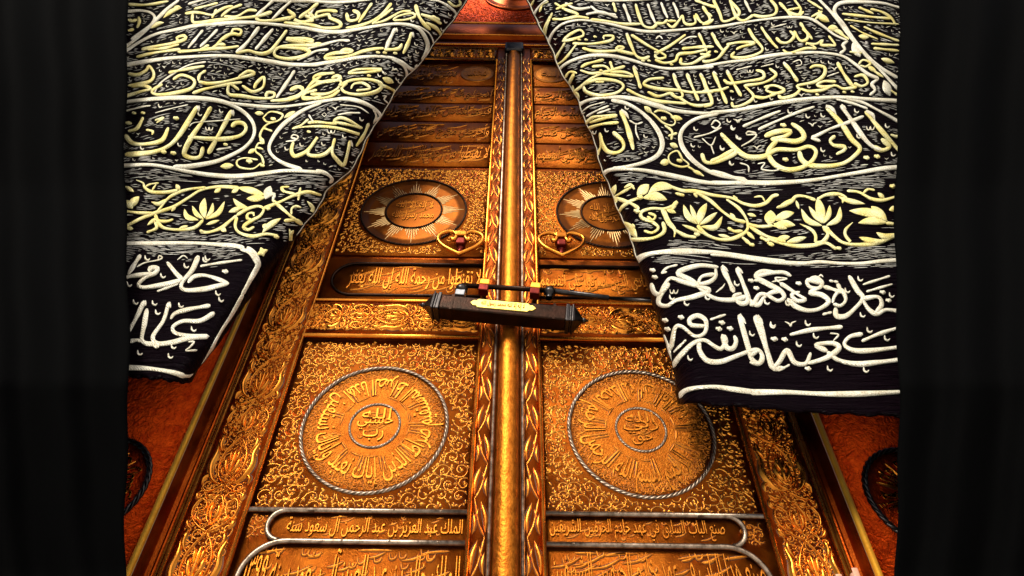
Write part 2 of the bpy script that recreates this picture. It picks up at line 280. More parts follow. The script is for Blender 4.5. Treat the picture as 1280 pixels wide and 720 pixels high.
# ------------------------------------------------------------------ the two embroidered curtains
# stitched bands, letters and vines: centre lines in the pattern's own drawing units, one block per patch of cloth
LEFT = '''
R 160 0 5.333
b 24 340,0 260,62 190,130 100,222 0,300 -120,380
b 22 -120,70 0,75 80,70 150,85 178,118 150,170 90,215 20,262
b 18 400,28 560,-20
b 24 860,-8 980,2 1100,6 1280,10
b 26 -120,395 0,330 60,290 180,230 330,195 480,165 600,155 720,150 860,152 1000,165 1130,180 1280,206
b 28 -120,455 0,430 120,410 260,390 400,380 550,372 690,375 820,390 950,410 1080,430 1280,432
y 20 0,28 100,33 180,25 270,8
y 24 0,130 30,140 60,130 ; 60,185 75,150 70,110 ; 0,205 40,195
y 26 430,90 432,145 480,150 600,135 740,122 860,108 960,80
yl 30 300,60 350,42 ; 235,120 290,75 360,50 ; 150,190 195,160 240,150
y 20 380,90 440,82 500,88 560,100 600,75 650,50 700,40 ; 620,110 680,62 760,30 ; 640,108 720,112 800,70 860,72
w 22 850,110 905,60 970,2 ; 960,130 1030,60 1095,0
y 24 850,110 875,137 950,137 1030,128 1110,105 1060,62 ; 1040,150 1130,160 1190,142 1235,120 1200,78 ; 1230,130 1180,155 1290,182 ; 1140,120 1220,60 1270,18
y 18 440,60 520,40 600,20 ; 560,120 590,60
y 24 90,330 200,306 300,288 380,262 375,238 325,252 340,275
y 22 55,380 160,356 260,340 350,328 ; 130,330 240,322 340,296
y 24 330,345 450,337 560,325 660,320 740,308 ; 480,335 540,300 ; 560,328 600,296 650,300
w 20 400,320 450,260 500,200 ; 480,312 540,255 598,195
y 22 560,330 640,250 700,226 745,232 752,200 700,196 690,222 620,268
w 26 720,350 770,310 830,240 875,178 ; 850,330 910,260 968,192
y 26 720,352 800,338 850,352 900,358 950,340 1000,280 1060,200
y 26 1240,272 1150,256 1060,262 1180,284 ; 1280,300 1060,306 985,330 985,375 1080,392 1190,368 1200,332 1100,318 1000,315
yl 30 1215,312 1290,285
y 24 0,490 60,500 120,470 140,440 172,490 150,540 60,562 0,572 ; -40,650 80,612 150,592 100,570 20,578
y 24 270,485 400,460 510,440
w 14 175,622 210,560 290,500 400,436 520,412
y 26 300,530 360,500 440,535 420,590 300,622 190,630 160,605 230,560
y 22 470,540 478,500 520,470 ; 470,545 540,557 640,545 740,520 840,492 800,475 735,515
y 22 430,622 520,592 660,562 760,548
y 24 740,600 680,560 665,605 680,632 760,640 860,655 960,652 975,622 930,618 920,650
y 22 760,570 830,612 900,580 905,515 860,550 840,590
w 26 990,652 1050,565 1112,470
y 26 1080,602 1130,578 1165,602 1140,642 1060,665 950,672
y 24 1260,600 1180,622 1168,655 1230,655 1290,640 ; 1170,630 1220,560 1290,505
R 360 0 5.333
b 22 -20,-2 130,5 280,15 420,10 560,-6
b 18 940,-4 1010,10 1080,50 1120,92 1106,122
b 26 -10,170 120,188 250,210 350,212 460,195 580,175 700,160 800,165 870,190 910,240 932,300 920,355 895,405
b 12 860,172 930,212 962,260 972,320 925,375
b 26 -10,432 100,434 200,426 330,406 450,386 580,376 690,386 760,416 810,455 848,468 862,430
b 22 690,388 760,430 790,480 790,540 750,598
y 24 0,78 35,100 0,132 ; 110,100 165,138 80,145 40,130 100,158 180,168 ; 160,122 250,98
w 20 140,110 190,20
y 24 330,78 270,70 195,82 195,110 270,96 280,120 345,150 340,182 240,186 180,172 ; 390,85 405,135 460,130 470,90 430,68
y 20 385,186 470,172 540,150 600,115 650,70 690,20 ; 470,150 530,62 560,20 ; 560,160 640,100 700,55
y 18 580,155 650,135 750,80 820,75 ; 700,132 740,106 830,88 845,112 780,132 705,136
y 26 850,30 870,100 900,150 950,200 ; 885,95 960,122 1022,160 ; 920,150 990,190 1032,250 ; 955,108 1012,135
y 18 1065,8 1110,42 1150,30 1140,0
y 26 -10,252 80,270 172,282 ; -10,318 100,325 142,350 90,378 -10,395
w 20 130,325 230,298 340,270 412,272 ; 60,402 130,370 190,340 270,330
y 24 240,388 262,368 330,352 405,352 430,338 385,330 345,348 ; 240,390 330,386 420,370 500,342 580,326 640,322
w 28 650,332 680,260 716,188
y 26 640,330 700,330 742,322 760,290
y 26 768,358 800,290 826,215
wt 20 826,215 838,250 ; 716,188 730,215
y 22 400,488 470,462 620,464 540,480 400,490
y 24 165,520 200,498 310,486 ; 165,522 200,545 280,545 350,525 330,505 290,520
y 22 105,640 130,602 210,555 310,535 352,545 330,590 260,625 150,628 ; 95,650 200,656 290,640 345,600
y 24 15,602 80,578 102,600 62,640 -10,660
y 26 360,560 430,534 540,530 622,560 600,605 500,630 400,622 358,590 400,545
y 20 420,592 440,560 500,554 545,590 455,604
y 22 600,562 670,585 712,612 702,650
yl 40 630,518 705,552
h 12 710,455 855,292 862,345 812,370 640,480 745,545 648,485 1080,95 1052,142 1030,195 830,135 730,525 610,500
w 12 630,640 655,640 640,662 668,690 ; 600,640 575,655 ; 690,470 720,460 735,475
d 26 540,505 350,568 645,352 600,350 715,355
R 160 115 5.333
b 30 -120,90 0,65 130,50 280,40 420,40 540,48 650,70 740,112 810,170 842,235 832,305 775,372 680,425 580,465 420,494 300,500
b 22 540,48 660,70 780,86 900,97 1020,98 1140,85 1290,62
b 30 -120,495 0,490 150,486 280,505 400,530 540,552 680,562 800,556 920,540 1050,525 1200,530 1290,538
b 28 1290,72 1180,115 1090,172 1010,242 952,330 942,390 980,440 1050,480 1160,518
y 34 465,92 405,190 340,290 270,360 160,402 -20,418
y 34 555,98 500,190 430,290 382,380 378,420 430,440 482,428 500,365
y 32 692,120 640,220 580,330 535,412
wt 26 465,92 472,130 ; 692,122 704,160
y 30 690,232 722,204 772,212 786,250 745,292 650,312 540,312 400,298
y 30 -20,285 30,340 120,347 225,322 270,236
y 26 0,262 60,242 102,168 ; -20,205 25,210
y 18 120,252 165,262 160,285 ; 180,188 235,172 190,205
d 36 320,175 238,400 302,408
d 28 40,140 100,140 650,350
s 14 545,245
w 14 590,385 688,368 ; -20,128 80,102 152,90
w 9 180,140 290,110 400,85 ; 410,230 440,205 560,195 750,180
h 14 345,350 480,145 622,125 95,370 215,90
y 14 900,172 950,132 1030,150 1000,192 930,200 898,170
d 34 968,180
yl 30 845,140 905,145 ; 1040,172 1115,128 ; 800,408 850,380 ; 880,300 905,345
y 16 1000,192 920,222 880,290 905,340 870,342 850,392 890,430 905,480 ; 900,238 962,262 ; 855,368 902,382
y 14 890,472 830,512 740,500 728,460 780,440 865,452
yl 40 615,497 705,490
d 40 808,462
d 30 895,490
R 320 115 5.333
b 26 400,520 470,545 508,582 490,608
b 28 400,72 450,60 590,45 700,66 790,112 832,162 800,192
b 16 782,112 802,165 782,212
w 9 560,85 680,100 752,142
yt 20 690,282 560,245 450,230 330,232 240,246
y 18 240,246 300,222 350,180
y 22 700,238 620,190 560,172 520,195 540,210 480,208 410,200 345,205
y 20 520,200 600,215 710,240
w 14 545,152 620,140 696,140 ; 350,150 385,205
w 8 455,138 470,150 455,165 440,150 455,138
v 12 530,105
h 14 705,180 450,345 305,350 205,375 590,295
y 24 752,208 720,285 668,362
y 26 628,325 605,430 582,487 538,450 508,400 525,308
y 26 512,365 462,412 400,427 345,405 410,300 370,360 328,402 260,428 236,390 250,330
w 13 198,330 260,322 282,298 250,284 236,304 270,312
s 14 505,265
d 26 352,265
wt 18 628,325 645,365
R 160 210 5.333
y 24 -120,430 0,380 80,340 180,300 300,260 400,200 480,150 560,130 640,125 740,132
y 22 195,295 260,210 330,165 420,140 520,130
yt 24 330,150 250,162 160,160 112,130 100,100 55,80
y 14 115,125 150,108 205,100 ; 160,150 190,105
yl 30 320,108 345,150 ; 575,165 620,135 ; 690,165 740,135
yl 44 730,130 820,150 915,182 ; 790,205 860,202 915,195
wl 56 915,208 950,120
w 26 925,185 975,175 965,210
y 24 960,210 1040,282 1110,342 1162,378
y 24 905,268 1000,232 1110,182 1200,160 1290,182
d 38 930,268
y 20 1020,125 1042,155 1100,172 1140,190 ; 1150,130 1135,215
y 16 1040,165 1022,130 1075,125
yt 26 1225,292 1232,265 1195,222
y 18 1090,310 1092,270 1120,255 1155,265
y 24 1040,352 1120,348 1165,378
yt 24 1085,485 1085,440 1075,405 ; 1085,440 1105,415
y 24 480,425 540,428 620,400 680,352 725,315
y 24 725,315 800,272 870,255 905,275 880,320 835,345 790,372 770,395 800,412 842,392
y 20 830,345 795,335 800,305 835,300 840,320
y 24 725,325 715,390 745,432 830,455 920,440 1000,452
yl 40 895,432 940,385 1020,335 ; 895,380 935,400
d 34 990,460
d 26 490,420
yl 34 615,395 655,425 ; 700,202 740,245 810,275 ; 670,295 760,262
y 14 680,295 730,270 820,262
yl 34 376,272 395,325 470,348
yl 30 428,252 455,305 505,342
yl 48 512,200 500,265 512,335
yl 30 566,232 555,290 518,338
yl 34 645,222 600,300 518,342
y 24 502,345 450,395 380,410 300,410 230,395 195,350 182,308
y 22 180,310 205,350 260,355 302,342 ; 175,355 190,400 125,430
yl 24 128,382 195,328 ; 335,408 400,385 ; 520,378 610,348 ; 290,290 320,250
y 22 -60,280 0,290 80,300 180,300
yl 50 0,262 75,190 ; -10,215 30,272
yl 28 155,225 205,240 260,205 ; -20,120 40,160 ; -10,400 35,405
b 28 -120,505 0,502 150,503 300,500 450,500 600,510 700,516 775,532
b 34 750,540 810,562 852,612 862,655 828,722
yl 34 858,578 932,545 ; 885,528 905,590
R 150 290 3.788
b 24 600,72 640,102 657,148 648,172 618,225 578,300
b 18 583,295 530,390 488,455 450,522 410,602 372,660 340,682 300,682
b 24 -60,640 38,642 150,648 250,665 310,685
w 14 380,162 450,150 578,132
w 24 372,112 342,180 300,230 290,262 320,276 400,270 460,256 515,244
w 20 515,246 460,222 400,205 350,212 322,240
w 24 222,142 262,192 288,224 250,240 190,252 112,263 88,248 120,215 165,195 176,172 145,172 140,190
w 22 -20,235 40,212 110,202 172,195
w 14 175,282 275,245
w 22 38,202 70,150 98,108
w 8 80,165 120,145 185,132 200,120 185,112 180,132 ; 272,132 300,112 320,125
h 13 415,122 315,158 205,205 45,245 465,288 130,122 405,130
d 28 498,187
w 22 240,412 262,385 330,365 428,348
w 24 448,382 380,420 300,422 252,448 262,478 330,492 412,495 330,500 250,522 180,528 156,495 205,420 232,332
w 24 128,362 115,440 104,510 135,530 180,526
w 22 -20,545 40,470 80,400 116,325
w 20 38,520 78,512 102,518 ; -10,380 20,350
d 28 170,542
w 10 322,520 350,520 332,545 312,562 365,560
wt 14 232,332 240,360 ; 116,325 122,350
h 13 180,378 165,335 290,345 350,458 255,540 75,330 240,585 95,570 480,318
'''
RIGHT = '''
R 650 0 5.333
b 16 190,-8 130,40 98,90 92,122
b 16 430,0 560,6 700,4 900,-8
b 20 200,385 185,310 215,225 280,162 380,135 480,140 600,160 720,190 840,210 960,208 1100,196 1290,178
b 24 280,555 252,485 300,430 380,392 480,370 600,372 720,395 840,430 960,455 1080,456 1290,443
b 24 345,735 400,690 520,655 640,648 760,655 860,680 965,712
y 22 215,128 290,128 380,112 460,122 ; 230,20 300,62 385,100 280,130 ; 240,62 290,40 350,22
w 22 300,20 380,60 470,50 ; 440,96 540,82 650,118 ; 470,40 530,82 640,100
y 20 470,130 580,142 690,160 805,160
y 20 620,15 640,80
w 20 690,25 715,90 738,152 ; 850,25 880,105 905,160
y 22 770,25 795,110 825,172 880,186 915,160 ; 900,155 955,155 985,130
w 20 940,15 965,80 985,120 ; 1020,15 1045,70 1058,120
y 20 980,155 1015,182 1050,150 1085,100 ; 985,140 1040,140 ; 1085,100 1095,150 1130,165 1170,150 1160,100 ; 1170,90 1200,142 1245,160 1290,128 ; 1165,0 1290,48 ; 1240,80 1280,110
y 16 200,105 160,200 152,285 ; 215,85 175,190 160,285 ; 70,45 95,0 ; 130,80 150,30 190,10
y 20 285,272 330,232 400,200 422,236 340,265 280,275 ; 350,290 480,292 600,272 620,242 560,240 560,262
y 22 415,320 500,342 640,338 692,318 655,312 650,335 760,362
y 18 300,285 240,385 222,445 ; 380,290 300,392 228,445
y 22 710,220 740,300 775,372 820,392 865,376
y 20 740,232 850,302 970,372 925,392 905,362 1000,305 1105,230
y 22 900,398 960,420 1035,405 1060,362 1150,352 1245,330 ; 1075,385 1075,425 1150,422 1220,382 1265,368 1200,360 ; 1080,325 1180,315 1290,312
y 20 1190,220 1220,282 1245,342
w 12 905,260 930,240 950,260 ; 1060,290 1120,250 1180,245
y 20 405,450 450,425 560,398 ; 400,468 480,490 590,470 560,440 480,445
y 20 600,408 622,475
y 24 425,560 520,530 640,540 690,575 640,620 530,637 440,612 425,575
y 20 300,660 400,582 480,520 580,478 700,442 ; 500,545 560,545 ; 550,490 640,502 752,510 700,482 600,480
y 24 755,440 780,510 805,590
y 24 960,520 860,530 828,565 920,592 1050,602 1150,616 1290,612
y 22 850,612 920,642 1000,622 1030,640
y 24 710,595 800,640 900,672 1000,682 1110,690
y 22 1020,490 1045,560 1085,635 1050,652 1000,622 ; 1110,490 1145,570 1190,672 ; 1200,490 1235,575 1270,655
y 22 360,490 312,600 328,680 385,660 372,620 335,665 ; 350,570 362,650
y 18 300,520 330,480 380,488
y 22 1060,650 1130,692 1200,705 1290,688
wt 16 710,220 722,255 ; 755,440 785,465 ; 1020,490 1045,520 ; 1110,490 1135,515 ; 1200,490 1225,515 ; 1190,220 1210,250
d 22 395,265 440,265 500,245 820,405 860,405 905,350 1010,430 540,470
R 880 0 5.333
b 20 -10,190 120,175 260,150 400,130 520,118 640,115 720,130 800,180 870,232 955,270
b 22 960,272 925,300 940,328 905,358
b 24 -10,442 150,416 300,396 450,370 600,355 740,350 860,360 940,382 1010,430 1090,492 1165,525
b 24 1165,525 1120,560 1140,600 1105,635
b 26 280,716 420,700 560,680 700,660 850,650 980,650 1100,662 1290,678 1400,690
b 20 880,660 1000,692 1090,725
b 24 760,-10 860,95 960,222 1080,372 1180,472 1290,590 1380,680
b 24 1400,75 1280,45 1180,20 1000,12 905,22 870,60 882,105 930,160 1000,262 1090,372 1180,452 1290,520
y 20 920,92 1080,110 1245,125 ; 1110,60 1190,82 1250,122 1280,170
y 13 935,130 1100,150 1300,162 ; 975,170 1060,220 1160,262
y 20 1065,178 1160,222 1300,275 ; 1115,292 1300,302 ; 1130,322 1300,340 ; 1030,48 1130,92
yl 34 1030,240 1100,250 ; 1180,390 1270,420
yl 44 750,95 835,145 ; 825,185 895,190
y 20 740,130 780,90 760,70 ; 890,210 965,262 ; 1130,470 1195,515
wl 56 990,285 1040,380 ; 1200,535 1240,640
y 18 1030,430 1060,400 1110,420 1080,445 1040,435 ; 1240,600 1300,640 ; 970,345 1050,355
yl 30 860,195 930,225 ; 1090,440 1150,480
y 22 -10,40 40,130 -10,165 ; 60,-5 105,90 128,142 200,122 235,80 170,0 ; 170,0 215,110 265,137 330,100
w 20 270,0 312,82
y 22 325,100 390,112 470,95 482,50 440,-5 ; -10,22 90,52 ; 500,15 560,80 585,112
y 20 600,-5 645,60 625,100 560,70 640,52
y 18 640,105 665,75 ; 690,0 790,62 ; 715,112 790,75
y 22 640,150 680,210 722,262
y 20 690,292 750,292 790,268 780,300 840,302 875,300 830,238
y 18 525,332 570,352 680,322 745,322 685,285 680,300
y 22 380,178 420,240 460,290 492,322 ; 480,250 512,282 562,282 602,240 570,205 ; 600,205 640,270 682,265 692,230 655,190
y 22 295,188 330,250 390,325 350,362 260,386 185,378 205,345 ; 150,298 240,282 335,288 250,312 215,330 ; 170,300 140,330 90,390 10,412 -10,400
y 24 50,218 90,290 130,342
y 20 -10,310 65,312 ; -10,385 45,340
y 26 528,415 575,470 625,545 ; 888,415 930,490 980,560 1005,582
y 24 705,455 740,438 802,450 800,500 740,545 620,572 640,595 600,635 520,655 495,632
y 22 880,545 800,542 755,565 790,580 860,572 ; 640,590 700,608 790,600 870,570 930,592 1020,580 ; 1000,512 1060,502 1092,550 1050,575 1000,555
y 20 435,455 480,500 400,550 265,572
y 22 130,530 170,556 280,542 392,522 392,482 345,468
y 24 150,468 200,560 248,642 ; 60,478 105,580 152,692 ; -10,515 30,610 52,690 0,712
y 22 -10,608 100,602 165,580 ; 400,582 470,570 535,602 480,622 415,602 440,570 ; 270,572 330,642 280,690 200,712 185,680 ; 330,642 400,652 485,622
wt 16 528,415 560,440 ; 888,415 915,445 ; 50,218 80,250 ; 150,468 175,495 ; 60,478 90,500
s 12 310,475
s 10 572,180
w 10 215,465 320,440 ; 380,445 465,425 ; 445,185 550,158 ; 820,510 900,482 ; 720,125 760,140
w 9 590,415 640,400 650,430 610,440
h 12 490,440 720,405 790,410 840,415 700,575 370,590 450,655 345,670 100,660 190,655 120,205 460,160 420,325 40,550
v 11 200,215 870,455 650,630
d 24 185,610 755,630 935,615 990,612 80,345 600,350
R 690 110 5.333
b 26 155,195 165,135 225,88 330,66 460,65 580,85 700,120 820,150 960,166 1100,165 1290,138
b 30 395,80 500,105 600,165 680,245 728,330 732,400 692,458 600,500 480,528 400,537
b 10 185,172 250,122 352,93
b 30 348,625 340,580 380,548 470,540 600,548 740,572 880,602 1000,626 1120,636 1290,630
b 30 1110,168 970,202 890,252 856,315 870,392 930,472 1020,542 1130,586 1290,608
y 34 458,148 495,240 520,320 542,412
wt 24 458,148 492,172 512,205
y 28 318,298 335,372 370,422 430,432 475,402 468,352 405,292
y 20 325,395 300,450 300,512 ; 332,320 322,405
y 22 208,315 240,272 330,242 445,230 ; 200,262 250,212 290,192 435,182 ; 250,232 330,207 435,185
w 14 228,190 300,150 380,118 ; 300,170 390,140
v 14 190,175
s 13 275,297
h 14 365,280 625,320 500,130
w 10 275,370 290,390 270,410 290,385
w 12 515,215 560,240 605,228 ; 560,240 560,292 582,348
y 14 680,162 720,150 785,172 822,222 800,250 740,232 682,180 640,150
d 36 745,203
yl 34 615,122 665,165 ; 790,192 870,208 ; 785,370 840,395
y 18 750,248 800,290 795,345 ; 835,300 775,320
y 14 870,475 835,420 780,448 790,500 860,526 912,512 870,472
d 36 850,485
yl 44 720,502 785,488
y 14 900,520 950,550 1012,588
yl 26 935,548 1005,580
w 12 1060,248 1090,216 1122,240 1095,270 1062,255 ; 1130,262 1050,302 945,330
y 32 1125,300 1190,380 1228,425 1150,470 1080,497 1022,492 998,435
v 12 1245,215
w 11 1000,335 1060,382 1092,325 ; 1060,382 1080,440
h 15 960,270 940,380 1135,395 1200,500 1210,260 1250,330 1180,215
R 890 110 5.333
b 26 -10,162 150,150 300,125 450,95 600,75 760,65 900,65 1050,75 1228,86 1350,95
b 22 890,68 1000,95 1100,145 1228,216 1340,290
b 30 -10,552 120,590 240,626
b 30 -10,628 120,632 240,630 400,632 560,625 700,610 850,585 1000,560 1130,538 1228,530 1350,525
y 34 58,305 130,378 200,440 260,462 350,455 430,412 560,412 645,390 692,420 672,480 600,530 500,545 420,510 378,450 382,410 440,340
y 34 350,322 430,292 520,288 490,320 400,342 480,348 560,356 612,330 592,280 528,235
y 32 155,400 100,440 -10,492
y 34 758,125 860,235 930,340 985,400 952,450 880,500 780,520 660,516 600,480 580,420
wt 28 758,125 795,135 830,180 ; 1025,155 1070,180 1085,215 ; 858,118 895,140
y 28 822,318 788,350 812,382 882,392 880,415 828,442
w 24 1012,188 900,232 790,272 690,322 668,332 722,355
w 34 858,115 940,230 1010,330 1070,390 1135,415
y 34 1070,390 1135,415 1182,390 1128,338
y 32 1020,155 1100,250 1180,342 1232,400 1300,470
y 24 1190,310 1240,325 1300,300
w 20 205,257 330,202 458,152 ; 308,277 440,217 560,167 684,124
w 13 295,300 240,290 232,312 295,310 270,345 195,388
d 38 475,248 490,477 1030,465 1100,457
s 15 1060,268
v 13 170,215 300,392 670,240
h 16 140,265 175,325 70,400 740,180 740,410 965,150 980,320 1170,250 520,155 640,185 130,500 1210,440
w 12 305,505 352,500 330,540 400,552 450,545 ; 185,500 240,520 245,562
w 8 990,515 1040,510
R 740 210 5.333
yl 40 98,195 130,170 160,110 ; 140,250 150,210 100,190
y 26 140,195 250,232 315,272
y 20 150,192 220,152 280,118
y 22 215,132 258,112 282,142
y 26 165,322 200,262 260,220 330,195
yl 64 300,180 380,110
d 40 322,195
yl 56 375,172 450,122 550,130 ; 340,200 420,188 500,212
y 24 520,122 600,150 690,155 800,180 930,200 1010,237 1090,252 1160,232 1205,188 1245,180
y 22 555,168 605,182 ; 680,165 700,195
d 30 600,180
y 14 1080,195 1130,190 1152,222 ; 940,185 970,205
y 24 690,160 790,220 870,290 950,342 1025,362
y 22 895,208 980,270 1030,342 1042,402
yl 24 1035,305 1095,322 ; 920,300 960,345
y 24 572,225 540,252 480,272 400,270 332,292 332,332 405,362 442,400 400,432 345,418
y 20 375,300 422,320 402,348 368,322
d 42 300,287
yl 30 530,285 565,215 ; 490,270 560,300
yt 34 470,270 510,360 552,412 548,460
y 26 552,412 620,450 695,462
d 38 700,442
y 26 472,358 482,420 430,460 340,476 225,476
yt 18 240,478 218,490 220,530
yl 54 195,358 250,400 300,465
yl 26 270,370 280,410
yl 40 610,245 640,320 702,375
yl 30 655,245 680,310 708,368
yl 50 765,235 730,300 708,378
yl 34 835,295 770,345 715,380
yl 38 870,322 820,395 725,390
y 26 702,382 760,442 850,476 940,470 1020,430 1042,390
yl 24 600,378 680,410 740,440 ; 840,445 925,465
y 22 1035,372 1120,390 1210,385
yl 70 1192,285 1178,378
yl 40 1215,345 1300,300 ; 1210,370 1300,405
y 26 1050,390 1150,450 1290,492
y 24 1000,460 1060,512 ; 905,398 950,422 1005,420 ; 1120,460 1180,490
d 34 1185,503 1065,512
yl 26 1025,420 1085,475
b 26 292,722 282,655 330,602 400,570 500,555 640,550 800,560 950,580 1100,600 1290,620
yl 30 262,590 275,640
R 890 210 5.333
y 28 370,465 460,500 560,520 680,515 760,500 830,542
yl 38 495,497 560,480 630,462 ; 430,475 520,458
d 36 395,510
yl 76 392,282 386,378
yl 50 425,352 480,315 548,298 ; 405,388 480,372 555,382
y 22 245,378 330,392 405,382
yl 40 595,272 640,350 735,386
yl 34 645,255 690,320 735,370
yl 60 705,195 715,250 742,368
yl 34 785,248 778,310 748,368
yl 40 855,258 840,340 760,385
y 28 738,388 772,440 740,490 685,498
yl 40 735,388 790,430
y 28 770,410 820,460 880,500 980,512 1100,500 1228,450 1330,400
d 34 845,535
y 24 430,265 520,230 560,190 620,190 690,215
yl 34 435,268 490,240 560,200 ; 840,188 900,215 1020,240
y 26 700,212 760,180 850,175 900,203
yt 22 690,492 690,450 660,410 585,372 ; 922,492 890,450 892,410 938,362
y 24 1330,160 1228,192 1140,215 1060,205 980,162 900,152
y 18 1005,170 1040,142 1085,148
yl 30 1105,165 1150,205
d 40 1205,122
yl 56 915,285 1060,300 1170,352
yl 60 1062,255 1165,350
yl 50 975,367 1060,352 1170,365
y 24 1160,367 1228,375 1330,380
yl 44 1095,430 1160,460 1240,440 ; 980,462 1080,492 1160,485
yl 40 1180,280 1240,265
yl 20 580,275 560,215 ; 880,190 870,235
b 28 -10,576 120,586 260,606 420,626 600,636 720,626 860,636 1000,636 1120,622 1228,615 1350,612
R 790 310 3.428
w 22 370,82 290,75 220,93 200,112 260,142 310,188 360,217 430,222 490,208
w 18 358,85 358,122 330,146 288,152 300,122 355,112
w 20 285,165 210,142 165,130 138,160 120,197 95,190 82,150
w 22 285,165 330,182 260,210 190,224 150,248 115,238 122,200 160,150
w 22 383,78 410,130 437,190 ; 448,85 475,150 498,222 468,238 436,208 470,195
w 20 500,222 540,244 565,212 600,190 640,182
w 18 640,108 560,100 530,122 575,150 640,192
d 24 88,95 98,125 510,140 533,172
w 11 125,108 150,85 195,72 ; 125,108 150,102
s 10 182,187
w 8 360,190 388,168 398,152
h 12 325,210 235,235 450,150 580,230 172,210
wt 18 383,78 412,100 ; 448,85 475,108 ; 458,285 488,325 ; 535,290 562,325
d 26 142,310 152,348 210,297 385,320 372,347 420,345 608,390
w 20 315,335 255,330 248,305 282,290 316,312 312,362 270,378 215,338 185,342 168,420 148,430 132,375
w 22 172,512 200,470 260,410 310,395 352,420 382,432 402,400 390,378 405,425 432,430 446,402 438,375
w 22 288,400 290,440 322,482 380,487 450,462 530,435 556,458 545,492 515,478 498,425 478,355 458,285
w 22 535,290 560,360 580,440 605,512 650,512
w 16 135,372 155,430 168,508
w 12 178,447 232,393 ; 335,307 402,285
h 12 250,470 515,365 605,325
b 22 198,642 222,615 270,600 350,595 430,605 520,616 640,622
b 24 22,112 12,72 40,36 120,18 240,14 340,18
R 940 310 3.428
w 22 168,120 130,104 60,110 22,126 60,150 120,182 138,210 110,226 60,200 30,202 8,238 -10,244
w 18 120,150 200,202 228,222 192,226 170,200 205,188
w 20 298,150 240,138 245,165 285,172 300,150 270,128 235,145
w 22 285,170 250,192 300,202 328,230 290,260 240,268 190,252 150,218
w 12 302,285 342,275 ; 475,157 592,120 ; 490,187 602,155
w 18 345,235 355,205 382,180 402,220 380,247 348,240 ; 305,165 350,178 385,192 ; 385,190 362,145
w 22 415,118 450,180 475,215 440,260 400,292 362,290 358,255
w 20 470,215 500,262 535,282 575,265 640,272 ; 470,218 540,210 555,245 530,275
d 24 200,152 560,190 585,225
d 18 340,142 360,145 18,140 22,172
h 12 410,180 465,130 475,285 155,235 65,230 600,200
w 8 85,145 150,132 100,128 120,150 ; 282,128 295,115 305,125
w 22 12,290 40,370 65,450 85,512 115,490 150,440 182,490 230,495 252,448
wt 18 12,290 38,325
d 26 97,390 140,392 240,517
w 12 112,527 162,500
w 24 240,495 320,470 372,430 345,408 275,416 322,442 ; 322,445 370,480 450,497 540,490 640,478
w 22 475,368 420,380 396,412 430,437 500,440 640,424
w 20 162,372 260,350 388,338
w 18 470,400 540,370 640,338
h 13 90,330 202,410 275,375 335,515 490,520 240,320 580,385 505,350
v 11 165,322
w 9 335,365 370,372 348,398
w 20 -10,465 30,440 46,470 30,495 -10,490
b 24 -10,618 150,618 300,625 450,625 640,617
'''
def interp(tab, y):
    if y <= tab[0][0]: (a, b), (c, d) = tab[0], tab[1]
    elif y >= tab[-1][0]: (a, b), (c, d) = tab[-2], tab[-1]
    else:
        for i in range(len(tab) - 1):
            if tab[i][0] <= y <= tab[i + 1][0]: (a, b), (c, d) = tab[i], tab[i + 1]; break
    return b + (d - b) * (y - a) / (c - a)
EDGE = {-1: [(-140, 660), (0, 586), (35, 560), (78, 528), (97, 509), (125, 490), (175, 460), (215, 440), (238, 410), (265, 396), (290, 376), (345, 331), (390, 301), (440, 266), (460, 250), (474, 236)],
        1: [(-140, 612), (0, 656), (45, 680), (85, 697), (125, 720), (175, 740), (215, 752), (245, 764), (290, 783), (320, 794), (370, 813), (440, 835), (500, 849)]}
HEM = {-1: [(0.0, 474), (0.12, 474), (0.2, 471), (0.5, 467), (0.8, 464), (1.0, 462)],
       1: [(0.0, 499), (0.15, 503), (0.45, 512), (0.75, 517), (1.0, 518)]}
FAR = {-1: 70.0, 1: 1215.0}
for _s in (-1, 1):          # the heavy cloth puckers a little along its edges
    HEM[_s] = [(i / 60, interp(HEM[_s], i / 60) + 1.3 * math.sin(i * 0.83 + _s) + 0.8 * math.sin(i * 2.1)) for i in range(61)]
    EDGE[_s] = [(y, interp(EDGE[_s], y) + 0.9 * math.sin(y * 0.11 + _s) + 0.6 * math.sin(y * 0.31)) for y in range(-140, 505, 5)]
def fold_depth(s, px, py):
    q = px + 0.6 * py if s < 0 else px - 0.42 * py
    if s < 0: ph = 2 * math.pi * (q - 312) / 205.0
    else:
        tab = [(600, -1.15), (715, 0), (808, 1), (995, 2), (1180, 3), (1300, 3.65)]
        ph = math.pi * interp(tab, q)
    k = 1.0 if py < 215 else max(0.30, 1 - (py - 215) / 130.0)
    y = -0.30 - 0.38 * max(0.0, min(1.0, (230 - py) / 360.0)) ** 1.2 - 0.038 * k * math.cos(ph)
    nv = noise.noise((px * 0.011, py * 0.045, 3.7 + s)) * 0.007 + noise.noise((px * 0.03, py * 0.11, 9.1 + s)) * 0.003
    y += nv
    d = abs(px - interp(EDGE[s], py)); wd = 44.0
    if d < wd: y += 0.10 * (1 - math.sqrt(max(0.0, 1 - (1 - d / wd) ** 2)))
    return y
def on_cloth(s):
    def f(px, py, h):
        e = interp(EDGE[s], py) - s * -1.2
        px = max(px, e) if s > 0 else min(px, interp(EDGE[s], py) - 1.2)
        return at(px, py, fold_depth(s, px, py) - 0.0015 - h)
    return f

